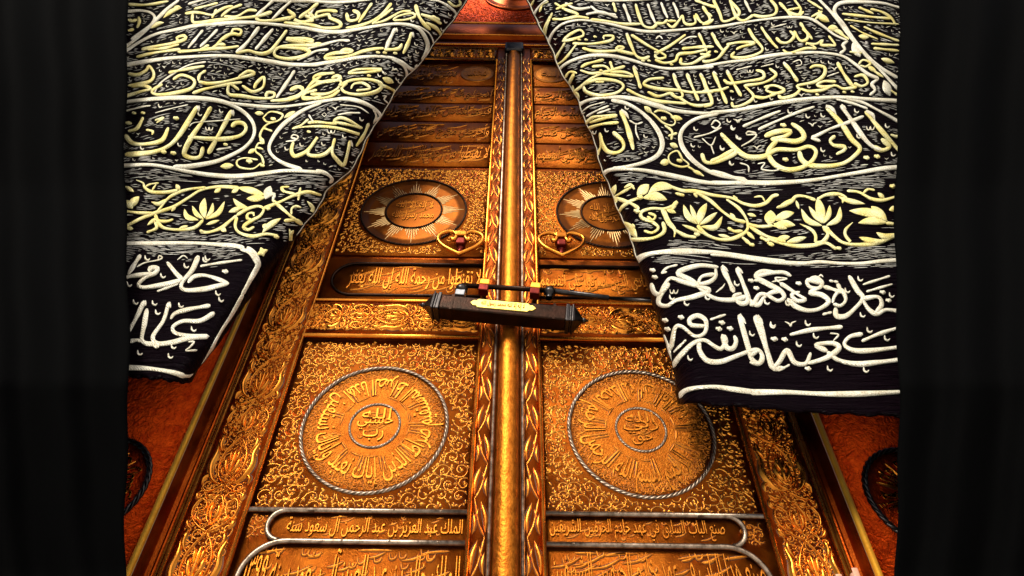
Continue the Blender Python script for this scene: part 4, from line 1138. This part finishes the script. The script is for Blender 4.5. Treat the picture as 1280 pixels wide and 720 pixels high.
    mb.tube([(s * 0.118, 0.008, zc + rz + EYE), (s * 0.4, 0.008, zc + rz + EYE)] + arc + [(s * 0.4, 0.008, zc - rz + EYE), (s * 0.118, 0.008, zc - rz + EYE)], 0.0065, 8)
    mb.build('cartouche_border', BRONZE, car)
    # sun panel
    zs = 2.318; cs = s * 0.462
    mb = MB(); mb.box(x0, x1, 0.0138, 0.0216, 2.006 + EYE, 2.675 + EYE)
    def keep2(x, z, r): return x0 + 0.006 + r < x < x1 - 0.006 - r and 2.016 + r < z < 2.668 - r and math.hypot(x - cs, z - zs) > 0.256 + r and not (0.155 < abs(x) < 0.31 and z < 2.10)
    arabesque(mb, x0, x1, 2.0, 2.67, 0.0235, 0.0138, 51 + s, keep2, 0.0030, 1, 0.0034)
    mb.build('upper_panel', P2, root)
    mb = MB(); disc(mb, cs, zs, 0.246, 0.0138, 0.009)
    fs = plane_map(0.009)
    rnd = random.Random(4)
    for g in range(12):
        a0 = 2 * math.pi * g / 12 + 0.06
        for k in range(-3, 4):
            a = a0 + k * 0.064; rl = 0.150 + 0.086 * (1 - abs(k) / 3.3)
            ribbon(mb, [(cs + r * math.cos(a), zs + r * math.sin(a)) for r in (0.139, (0.139 + rl) / 2, rl)], 0.0050, fs, 0.004, 't', 0.01, 1, CROSSP)
    for tx, ww, zz, hh in (('لا إله إلا الله', 0.088, 0.036, 0.036), ('محمد رسول الله', 0.098, -0.036, 0.036)):
        write(mb, tx, fs, cs - ww, cs + ww, zs + zz - hh, zs + zz + hh, 3, 0.0040)
    flourishes(mb, fs, cs - 0.09, cs + 0.09, zs - 0.07, zs + 0.08, 16, 61 + s, 3, 0.004, 0.005)
    sd = mb.build('sun_disc', [SUNG, RAY, DARKEDGE, LETR], root)
    mb = MB(); rope_ring(mb, cs, zs, 0.247, 0.007, 0.0055); mb.build('outer_ring', BRONZE, sd)
    mb = MB(); rope_ring(mb, cs, zs, 0.131, 0.006, 0.0045); mb.build('inner_ring', BRONZE, sd)
    # four inscription rows above
    zr = (2.690, 2.926, 3.145, 3.356, 3.576, 3.888)
    for k in range(5):
        mb = MB(); mb.box(x0, x1, 0.0132 + 0.0003 * k, 0.0217, zr[k] + 0.011 + EYE, zr[k + 1] - 0.011 + EYE)
        y0 = 0.0132 + 0.0003 * k; f = plane_map(y0); a, b = span(0.13, 0.745)
        if k == 4:
            a2, b2 = span(0.36, 0.745); write(mb, T['rows'][0], f, a2, b2, 3.62, 3.84, 1, 0.006, 0.1)
            flourishes(mb, f, a2, b2, 3.62, 3.85, 24, 90 + s, 1, 0.005, 0.008)
            disc(mb, s * 0.232, 3.735, 0.105, y0, y0 - 0.006, 40, 1, 0.006)
            write(mb, T['oval'], plane_map(y0 - 0.011), s * 0.232 - 0.06, s * 0.232 + 0.06, 3.69, 3.78, 1, 0.005)
        else:
            write(mb, T['rows'][4 - k] if k < 4 and 4 - k < len(T['rows']) else T['cart'], f, a, b, zr[k] + 0.03, zr[k + 1] - 0.03, 1, 0.006, 0.12)
            flourishes(mb, f, a, b, zr[k] + 0.035, zr[k + 1] - 0.035, 34, 70 + 3 * k + s, 1, 0.005, 0.008)
        mb.build('inscription_row', T2, root)
    # heart-shaped pull ring
    kx, kz = s * 0.222, 2.098
    mb = MB()
    mb.lathe((kx, 0.0139, kz + EYE), (0, -1, 0), [(0.026, 0), (0.024, 0.006), (0.014, 0.012), (0.012, 0.026), (0.016, 0.032), (0.016, 0.042), (0.011, 0.048), (0.0005, 0.050)], 18)
    mount = mb.build('pull_mount', GOLD, root)
    mb = MB(); mb.box(kx - 0.020, kx + 0.020, -0.036, 0.0128, kz - 0.058 + EYE, kz - 0.018 + EYE); 
    bevel(mb.build('red_boss', RUBY, mount, False), 0.006, 3)
    mb = MB(); mb.box(kx - 0.026, kx + 0.026, -0.048, 0.0127, kz - 0.017 + EYE, kz + 0.014 + EYE); bevel(mb.build('mount_cap', GOLD, mount, False), 0.006, 3)
    mb = MB(); mb.lathe((kx, -0.004, kz - 0.0575 + EYE), (0, 0, -1), [(0.016, 0), (0.018, 0.006), (0.011, 0.012), (0.013, 0.024), (0.017, 0.028), (0.010, 0.036), (0.001, 0.042)], 16); mb.build('boss_drop', RUBY, mount)
    mb = MB(); h = [(0.040, -0.026), (0.034, -0.038), (0.024, -0.030), (0.020, -0.008), (0.034, 0.014), (0.062, 0.016), (0.094, -0.006), (0.096, -0.042), (0.074, -0.078), (0.038, -0.108), (0.0, -0.134)]
    half = smooth_pts(h, 0.006)
    pts = [(kx + p[0], -0.034 - 0.004 * abs(p[1]) / 0.13, kz + p[1] + EYE) for p in half] + [(kx - p[0], -0.034 - 0.004 * abs(p[1]) / 0.13, kz + p[1] + EYE) for p in reversed(half[:-1])]
    mb.tube(pts, 0.0095, 10); mb.build('pull_ring', GOLD, root)
    return root
# ------------------------------------------------------------------ build: setting
def structure(name, mb, m):
    o = mb.build(name, m, None, False); o['kind'] = 'structure'; return o
mb = MB(); mb.v = [(-900, -900, 0), (900, -900, 0), (900, 900, 0), (-900, 900, 0)]; mb.face((0, 1, 2, 3)); structure('ground', mb, MARBLE)
# the building's stone body behind the cladding, left open where the door stands
root = thing('shrine_wall', 'dark stone wall of the shrine behind the gilded doorway', 'wall', (0, 0.5, 0))
for a, b, c, d in ((-5.5, -1.9, 0, 12.0), (1.9, 5.5, 0, 12.0), (-1.9, 1.9, 0, 1.74), (-1.9, 1.9, 7.6, 12.0)):
    mb = MB(); mb.box(a, b, 0.10, 0.9, c, d); mb.build('wall_block', STONE, root, False)

# gilded cladding beside and above the door
def side_cladding(s, label):
    root = thing('gilded_cladding', label, 'wall panel', (s * 1.45, 0, 1.75))
    x0, x1 = (1.056, 1.92) if s > 0 else (-1.92, -1.056)
    mb = MB(); mb.box(x0, x1, -0.020, 0.099, 0.14 + EYE, 4.27 + EYE)
    cx, cz, r0 = s * 1.266, 0.895, 0.158
    mb.build('cladding_sheet', [SHADEGOLD, SHADEGOLDS, DARKEDGE], root)
    mb = MB(); disc(mb, cx, cz, r0, -0.020, -0.026, 60, 0, 0.006)
    f = lambda x, z, h: (x, -0.026 - 0.006 * (1 - min(1, ((x - cx) ** 2 + (z - cz) ** 2) / r0 ** 2)) - h, z + EYE)
    v, fc = glyphs('لا إله إلا الله محمد رسول الله'); n = len(mb.v)
    if len(v):
        lo, hi = v.min(0), v.max(0)
        for a in v:
            th = -math.pi / 2 + (a[0] - lo[0]) / (hi[0] - lo[0]) * 6.15; r = 0.145 - 0.085 * (a[1] - lo[1]) / (hi[1] - lo[1])
            mb.v.append(f(cx + r * math.cos(th), cz + r * math.sin(th), 0.006 * (a[2] - lo[2]) / (hi[2] - lo[2])))
        for q in fc: mb.face(tuple(n + k for k in q), 1)
    for k in range(18):
        a = k * 0.349
        ribbon(mb, [(cx + r * math.cos(a), cz + r * math.sin(a)) for r in (0.058, 0.09, 0.125)], 0.008, f, 0.006, 't', 0.01, 1, CROSSP)
    med = mb.build('medallion', [SHADEGOLD, GOLD, DARKEDGE], root)
    mb = MB(); rope_ring(mb, cx, cz, r0 + 0.001, -0.028, 0.009); mb.build('rope_ring', IRON, med)
    mb = MB(); rope_ring(mb, cx, cz, 0.052, -0.034, 0.006); mb.build('inner_rope_ring', GOLD, med)
    return root
side_cladding(-1, 'gold panel coloured shade-red with half a roundel, left of the door below the curtain')
side_cladding(1, 'gold panel coloured shade-red with half a roundel, right of the door below the curtain')

root = thing('overdoor_panel', 'gold panel coloured shade-red with a domed boss above the door, between the tops of both curtains', 'wall panel', (0, 0, 4.44 + EYE))
mb = MB(); mb.box(-1.92, 1.92, -0.018, 0.099, 4.440 + EYE, 6.0 + EYE)
def keept(x, z, r): return -0.8 < x < 0.8 and 4.46 + r < z < 5.4 and math.hypot((x - 0.012) / 1.15, z - 4.93) > 0.25 + r
arabesque(mb, -0.8, 0.8, 4.46, 5.4, 0.032, -0.018, 5, keept, 0.003, 1, 0.0065, CROSS3)
mb.build('panel_sheet', [SHADEGOLD, SHADEGOLDS, DARKEDGE], root)
mb = MB(); disc(mb, 0.012, 4.945, 0.235, -0.018, -0.034, 64, 0, 0.05, 10); boss = mb.build('boss', SHADEGOLDL, root)
mb = MB(); mb.tube([(0.012 + 0.238 * math.cos(2 * math.pi * k / 64), -0.024, 4.945 + EYE + 0.238 * math.sin(2 * math.pi * k / 64)) for k in range(64)], 0.010, 8, 0, True); mb.build('boss_rim', SHADEGOLDL, boss)
mb = MB(); mb.tube([(0.012 + 0.150 * math.cos(2 * math.pi * k / 64), -0.066, 4.945 + EYE + 0.150 * math.sin(2 * math.pi * k / 64)) for k in range(64)], 0.006, 8, 0, True); mb.build('boss_inner_rim', GOLD, boss)

# the fixed frame: stepped mouldings up both sides and over the top
root = thing('door_frame', 'stepped gold door frame coloured shade-red, edged with a bright gold strip', 'door frame', (0, 0, 1.75))
PROF = [(0.984, 0.070), (0.984, -0.002), (0.990, -0.006), (0.996, 0.004), (1.006, 0.013), (1.018, 0.010), (1.028, -0.006), (1.034, -0.020)]
for s in (-1, 1):
    mb = MB(); rows = [[(s * x, y, z + EYE) for x, y in PROF] for z in (0.15, 1.5, 2.8, 4.098)]
    mb.grid(rows); jm = mb.build('jamb_moulding', SHADEGOLDL, root); recalc(jm, 35)
    mb = MB(); vbar(mb, s * 1.045, 0.15, 4.26, -0.024, 0.0105); mb.build('gold_strip', STRIP, jm)
mb = MB(); TP = [(4.100, 0.070), (4.100, -0.004), (4.112, -0.012), (4.16, -0.008), (4.20, 0.012), (4.25, 0.010), (4.258, -0.014), (4.30, -0.030), (4.40, -0.034), (4.432, -0.024)]
mb.grid([[(x, y, z + EYE) for z, y in TP] for x in (-1.034, -0.3, 0.3, 1.034)]); lm = mb.build('lintel_moulding', SHADEGOLDL, root); recalc(lm, 35)
mb = MB(); hbar(mb, -1.03, 1.03, 4.108, -0.016, 0.006); hbar(mb, -1.03, 1.03, 4.257, -0.020, 0.0055); hbar(mb, -1.03, 1.03, 4.436, -0.030, 0.0075); mb.build('lintel_bead', GOLD, lm)

make_leaf(-1, 'left gilded door leaf, its lower medallion in full view')
make_leaf(1, 'right gilded door leaf, its lower medallion clipped by the longer curtain')
# round post over the meeting edges
root = thing('door_post', 'bright round gold post between the two door leaves', 'post', (0, 0, 0.15 + EYE))
mb = MB(); n = 24
mb.grid([[(0.041 * math.cos(math.pi * k / n), 0.004 - 0.040 * math.sin(math.pi * k / n), z + EYE) for k in range(n + 1)] for z in np.linspace(0.15, 4.075, 60)])
mb.build('half_round_shaft', GOLDB, root)
mb = MB(); mb.box(-0.047, 0.047, 0.006, 0.02, 0.15 + EYE, 4.075 + EYE); mb.build('post_back', GOLDG, root, False)
mb = MB(); mb.box(-0.062, 0.062, -0.045, 0.02, 3.985 + EYE, 4.098 + EYE); bevel(mb.build('post_head', IRON, root, False), 0.012)

# ------------------------------------------------------------------ the padlock
YL = -0.085
A = Vector(at(550, 383.5, YL)); B = Vector(at(708, 398.5, YL)); ax = (B - A).normalized(); up = Vector((0, 0, 1)); up = (up - ax * up.dot(ax)).normalized(); out = Vector((0, -1, 0))
root = thing('padlock', 'long dark bronze padlock barred across the door post with a yellow nameplate', 'padlock', tuple((A + B) / 2))
F = 0.034; HH = 0.036; L_ = (B - A).length
mb = MB(); mb.obox(A, B, 0.034, HH, (0, 0, 1)); body = mb.build('lock_body', BRONZE, root, False); bevel(body, 0.007, 3); recalc(body)
for p, d in ((A, -ax), (B, ax)):
    mb = MB(); mb.obox(p - d * 0.004, p + d * 0.010, 0.040, HH + 0.006, (0, 0, 1)); mb.obox(p + d * 0.010, p + d * 0.019, 0.036, HH + 0.002, (0, 0, 1)); mb.obox(p + d * 0.019, p + d * 0.026, 0.041, HH + 0.007, (0, 0, 1))
    mb.obox(p + d * 0.026, p + d * 0.062, 0.037, HH + 0.002, (0, 0, 1), 0, 0.18)
    mb.lathe(p + d * 0.060, d, [(0.008, 0), (0.011, 0.005), (0.008, 0.011), (0.005, 0.016), (0.001, 0.024)], 12)
    e = mb.build('end_cap', IRON, root, False); recalc(e); bevel(e, 0.003, 2)
def lk(a, b, c): return tuple((A + B) / 2 + ax * a + up * b + out * c)
mb = MB()
for q in (-0.40, 0.40): mb.obox((A + B) / 2 + ax * (q * L_ - 0.005), (A + B) / 2 + ax * (q * L_ + 0.005), 0.0365, HH + 0.0025, (0, 0, 1))
o = mb.build('strap', BRONZE, body); recalc(o, 40)
shape_pts = [(-0.122, 0.0), (-0.112, 0.012), (-0.100, 0.012), (-0.094, 0.020), (0.094, 0.020), (0.100, 0.012), (0.112, 0.012), (0.124, 0.0), (0.112, -0.012), (0.100, -0.012), (0.094, -0.020), (-0.094, -0.020), (-0.100, -0.012), (-0.112, -0.012)]
mb = MB(); k = len(shape_pts)
mb.v = [lk(a, b + 0.004, F) for a, b in shape_pts] + [lk(a, b + 0.004, F + 0.004) for a, b in shape_pts]
mb.face(tuple(range(k, 2 * k)))
for i in range(k): mb.face((i, (i + 1) % k, k + (i + 1) % k, k + i))
plate = mb.build('nameplate', PLATE, root, False); recalc(plate)
mb = MB(); write(mb, 'لا إله إلا الله محمد رسول الله', lambda x, z, h: lk(x, z + 0.004, F + 0.0038 + h), -0.082, 0.082, -0.015, 0.015, 0, 0.002)
mb.build('nameplate_lettering', GOLDG, plate)
# the bar that slides above the body, its posts and collars
def on(px, py): return Vector(at(px, py, YL))
zup = lambda p, d: tuple(Vector(p) + up * d)
k0 = on(577, 356.5); k1 = on(686, 363)
mb = MB(); mb.tube([tuple(k0), tuple((k0 + k1) / 2), tuple(k1)], 0.0105, 12); mb.build('lock_bar', BRONZE, root)
mb = MB(); k2 = on(761, 372.5); k3 = on(815, 376.5)
mb.tube([tuple(k1), tuple(k1 * 0.75 + k2 * 0.25), tuple(k2)], 0.0118, 12); mb.tube([tuple(k2 - ax * 0.002), tuple(k2 * 0.5 + k3 * 0.5), tuple(k3)], 0.0075, 10); mb.build('bar_tail', IRON, root)
mb = MB(); base = on(576, 366); mb.obox(base - up * 0.026, base + up * 0.004, 0.019, 0.018, (0, 1, 0)); o = mb.build('bar_post', PEWTER, root, False); recalc(o); bevel(o, 0.003)
mb = MB(); mb.lathe(base + up * 0.002, up, [(0.021, 0), (0.025, 0.006), (0.0255, 0.018), (0.022, 0.030), (0.012, 0.039), (0.0005, 0.042)], 20); mb.build('post_knob', IRON, root)
mb = MB(); base = on(687, 366); mb.lathe(base - up * 0.03, up, [(0.014, 0), (0.014, 0.014), (0.022, 0.02), (0.025, 0.032), (0.021, 0.048), (0.010, 0.057), (0.0005, 0.059)], 20); mb.build('end_knob', IRON, root)
for px, py in ((605.5, 358), (669, 362.5)):
    c = on(px, py)
    mb = MB(); mb.obox(c - up * 0.003, c + up * 0.026, 0.020, 0.020, (0, 1, 0), 0, 0.92); o = mb.build('gold_collar', STRIP, root, False); recalc(o); bevel(o, 0.004, 2)
    mb = MB(); mb.obox(c - up * 0.036, c - up * 0.004, 0.019, 0.019, (0, 1, 0)); o2 = mb.build('red_staple', RUBY, root, False); recalc(o2); bevel(o2, 0.004, 2)
    mb = MB(); q = c - up * 0.02; mb.tube([tuple(q), (q[0], -0.03, q[2]), (q[0], 0.002, q[2])], 0.011, 10); mb.build('staple_shank', BRONZE, root)

# ------------------------------------------------------------------ curtains
make_curtain(-1, LEFT, 'shorter left embroidered black curtain, its rolled edge drawn off to the left of the door')
make_curtain(1, RIGHT, 'longer right embroidered black curtain, covering part of the right door leaf')
# the plain black covering of the wall on either side
def black_hanging(s, label):
    root = thing('black_hanging', label, 'curtain', at(640 + s * 560, 760, -0.42))
    rows = []
    for i in range(120):
        py = -150 + i * 9.0; row = []
        e = 640 + s * (481 + 2.6 * math.sin(py * 0.013 + s) + 1.6 * math.sin(py * 0.041))
        yb = -0.385 - 0.40 * max(0.0, min(1.0, (235 - py) / 360.0)) ** 1.2
        yb += 0.25 * max(0.0, min(1.0, (py - 480) / 240.0))
        row.append(at(e + s * 6, py, yb + 0.06)); row.append(at(e + s * 1, py, yb + 0.02))
        for j in range(130):
            px = e + s * j * 5.0; x = j * 5.0 + 0.05 * py
            row.append(at(px, py, yb - 0.022 * (1 - math.exp(-j / 4)) * math.sin(x * 0.075 + 0.4 * math.sin(py * 0.01))))
        rows.append(row)
    mb = MB(); mb.grid(rows); mb.uv = [(v[2], v[0]) for v in mb.v]; mb.build('hanging_cloth', KISWA, root)
    return root
black_hanging(-1, 'plain black silk hanging at the far left beside the left curtain')
black_hanging(1, 'plain black silk hanging at the far right beside the right curtain')

# ------------------------------------------------------------------ the visitor whose fingertip reaches into view
def skin_chain(name, verts, edges, radii, m, parent, sub=2, rootv=0):
    me = bpy.data.meshes.new(name); me.from_pydata(verts, edges, []); me.update(); me.materials.append(m)
    o = bpy.data.objects.new(name, me); C.objects.link(o)
    sk = o.modifiers.new('skin', 'SKIN')
    for i, r in enumerate(radii):
        v = me.skin_vertices[0].data[i]; v.radius = (r, r); v.use_root = (i == rootv)
    sb = o.modifiers.new('sub', 'SUBSURF'); sb.levels = sub; sb.render_levels = sub
    o.parent = parent; o.matrix_parent_inverse = parent.matrix_basis.inverted()
    for p in me.polygons: p.use_smooth = True
    sk.use_smooth_shade = True
    return o
tip = Vector(at(1066, 709, -0.78)); tip2 = Vector(at(1045, 718, -0.775))
root = thing('person', 'person in white reaching up, only pale fingertips showing by the bottom right gold strip', 'person', (tip[0] + 0.05, -1.0, 0))
T0 = tip; dn = Vector((0.02, -0.10, -1)).normalized()
wr = T0 + dn * 0.185
V = []; E_ = []; Rr = []
def add(p, r, prev=None):
    V.append(tuple(p)); Rr.append(r)
    if prev is not None: E_.append((prev, len(V) - 1))
    return len(V) - 1
px_, pz_ = wr[0], wr[2]
pel = add((px_ - 0.16, -1.02, 0.93), 0.15)
che = add((px_ - 0.15, -1.01, 1.22), 0.15, pel); nec = add((px_ - 0.14, -1.0, 1.42), 0.065, che); hea = add((px_ - 0.14, -0.99, 1.52), 0.09, nec); hd2 = add((px_ - 0.14, -0.985, 1.62), 0.085, hea)
for sg in (-1, 1):
    hp = add((px_ - 0.16 + sg * 0.09, -1.02, 0.86), 0.10, pel); kn = add((px_ - 0.16 + sg * 0.10, -1.0, 0.48), 0.065, hp); an = add((px_ - 0.16 + sg * 0.10, -1.03, 0.09), 0.045, kn); add((px_ - 0.16 + sg * 0.11, -0.88, 0.04), 0.036, an)
sh = add((px_ + 0.03, -1.0, 1.40), 0.062, che); el = add((px_ + 0.07, -0.97, 1.66), 0.046, sh); w1 = add(tuple(wr), 0.027, el); plm = add(tuple(wr - dn * 0.05), 0.034, w1)
s2 = add((px_ - 0.33, -1.0, 1.38), 0.062, che); e2 = add((px_ - 0.38, -1.0, 1.08), 0.045, s2); w2 = add((px_ - 0.37, -0.93, 0.83), 0.028, e2); add((px_ - 0.37, -0.90, 0.73), 0.03, w2)
skin_chain('body', V, E_, Rr, SKIN, root)
for k, (dx, ln) in enumerate(((0.0, 0.0), (-0.0265, -0.012), (0.024, -0.030), (0.044, -0.055))):
    if k == 1: tp = tip2
    else: tp = tip + Vector((dx, 0.004, ln))
    b = wr - dn * 0.082 + Vector((dx * 0.8, 0, ln * 0.6)); m1 = b.lerp(tp, 0.4) + Vector((0, 0.006, 0)); m2 = b.lerp(tp, 0.75) + Vector((0, 0.005, 0))
    p0 = wr - dn * 0.04 + Vector((dx * 0.4, 0, 0))
    skin_chain('finger', [tuple(p0), tuple(b), tuple(m1), tuple(m2), tuple(tp - Vector((0, 0, 0.006)))], [(0, 1), (1, 2), (2, 3), (3, 4)], [0.009, 0.0092, 0.0085, 0.0082, 0.0072], SKIN, root)
    mb = MB(); c = tp + Vector((0, -0.0075, -0.011)); mb.grid([[tuple(c + Vector((0.0055 * math.sin(a), -0.0022 * math.cos(a) + 0.001, zz))) for a in np.linspace(-1.1, 1.1, 7)] for zz in (-0.006, 0, 0.006, 0.0085)]); mb.build('fingernail', SKIN, root)
th0 = wr - dn * 0.02 + Vector((-0.02, -0.005, 0)); skin_chain('thumb', [tuple(th0), tuple(th0 + Vector((-0.03, -0.01, 0.03))), tuple(th0 + Vector((-0.048, -0.01, 0.062))), tuple(th0 + Vector((-0.052, -0.006, 0.088)))], [(0, 1), (1, 2), (2, 3)], [0.012, 0.0115, 0.010, 0.008], SKIN, root)
mb = MB(); hc = Vector((px_ - 0.15, -1.01, 0)); 
mb.grid([[tuple(hc + Vector((rx * math.cos(a), ry * math.sin(a), z))) for a in np.linspace(0, 2 * math.pi, 40, endpoint=False)] for z, rx, ry in ((0.10, 0.25, 0.22), (0.5, 0.23, 0.20), (0.95, 0.20, 0.17), (1.25, 0.21, 0.17), (1.40, 0.19, 0.12), (1.45, 0.09, 0.09))], 0, True); mb.build('robe', WHITEC, root)
mb = MB(); mb.tube([V[sh], tuple(Vector(V[sh]).lerp(Vector(V[el]), .6)), V[el], tuple(Vector(V[el]).lerp(wr, 0.45))], 0.075, 14, 0, False, lambda q: 1.0 - 0.25 * q); mb.build('sleeve', WHITEC, root)
mb = MB(); mb.lathe((px_ - 0.14, -1.01, 1.60), (0, 0, 1), [(0.104, 0), (0.112, 0.04), (0.098, 0.085), (0.06, 0.115), (0.001, 0.125)], 20); mb.build('hair', HAIR, root)
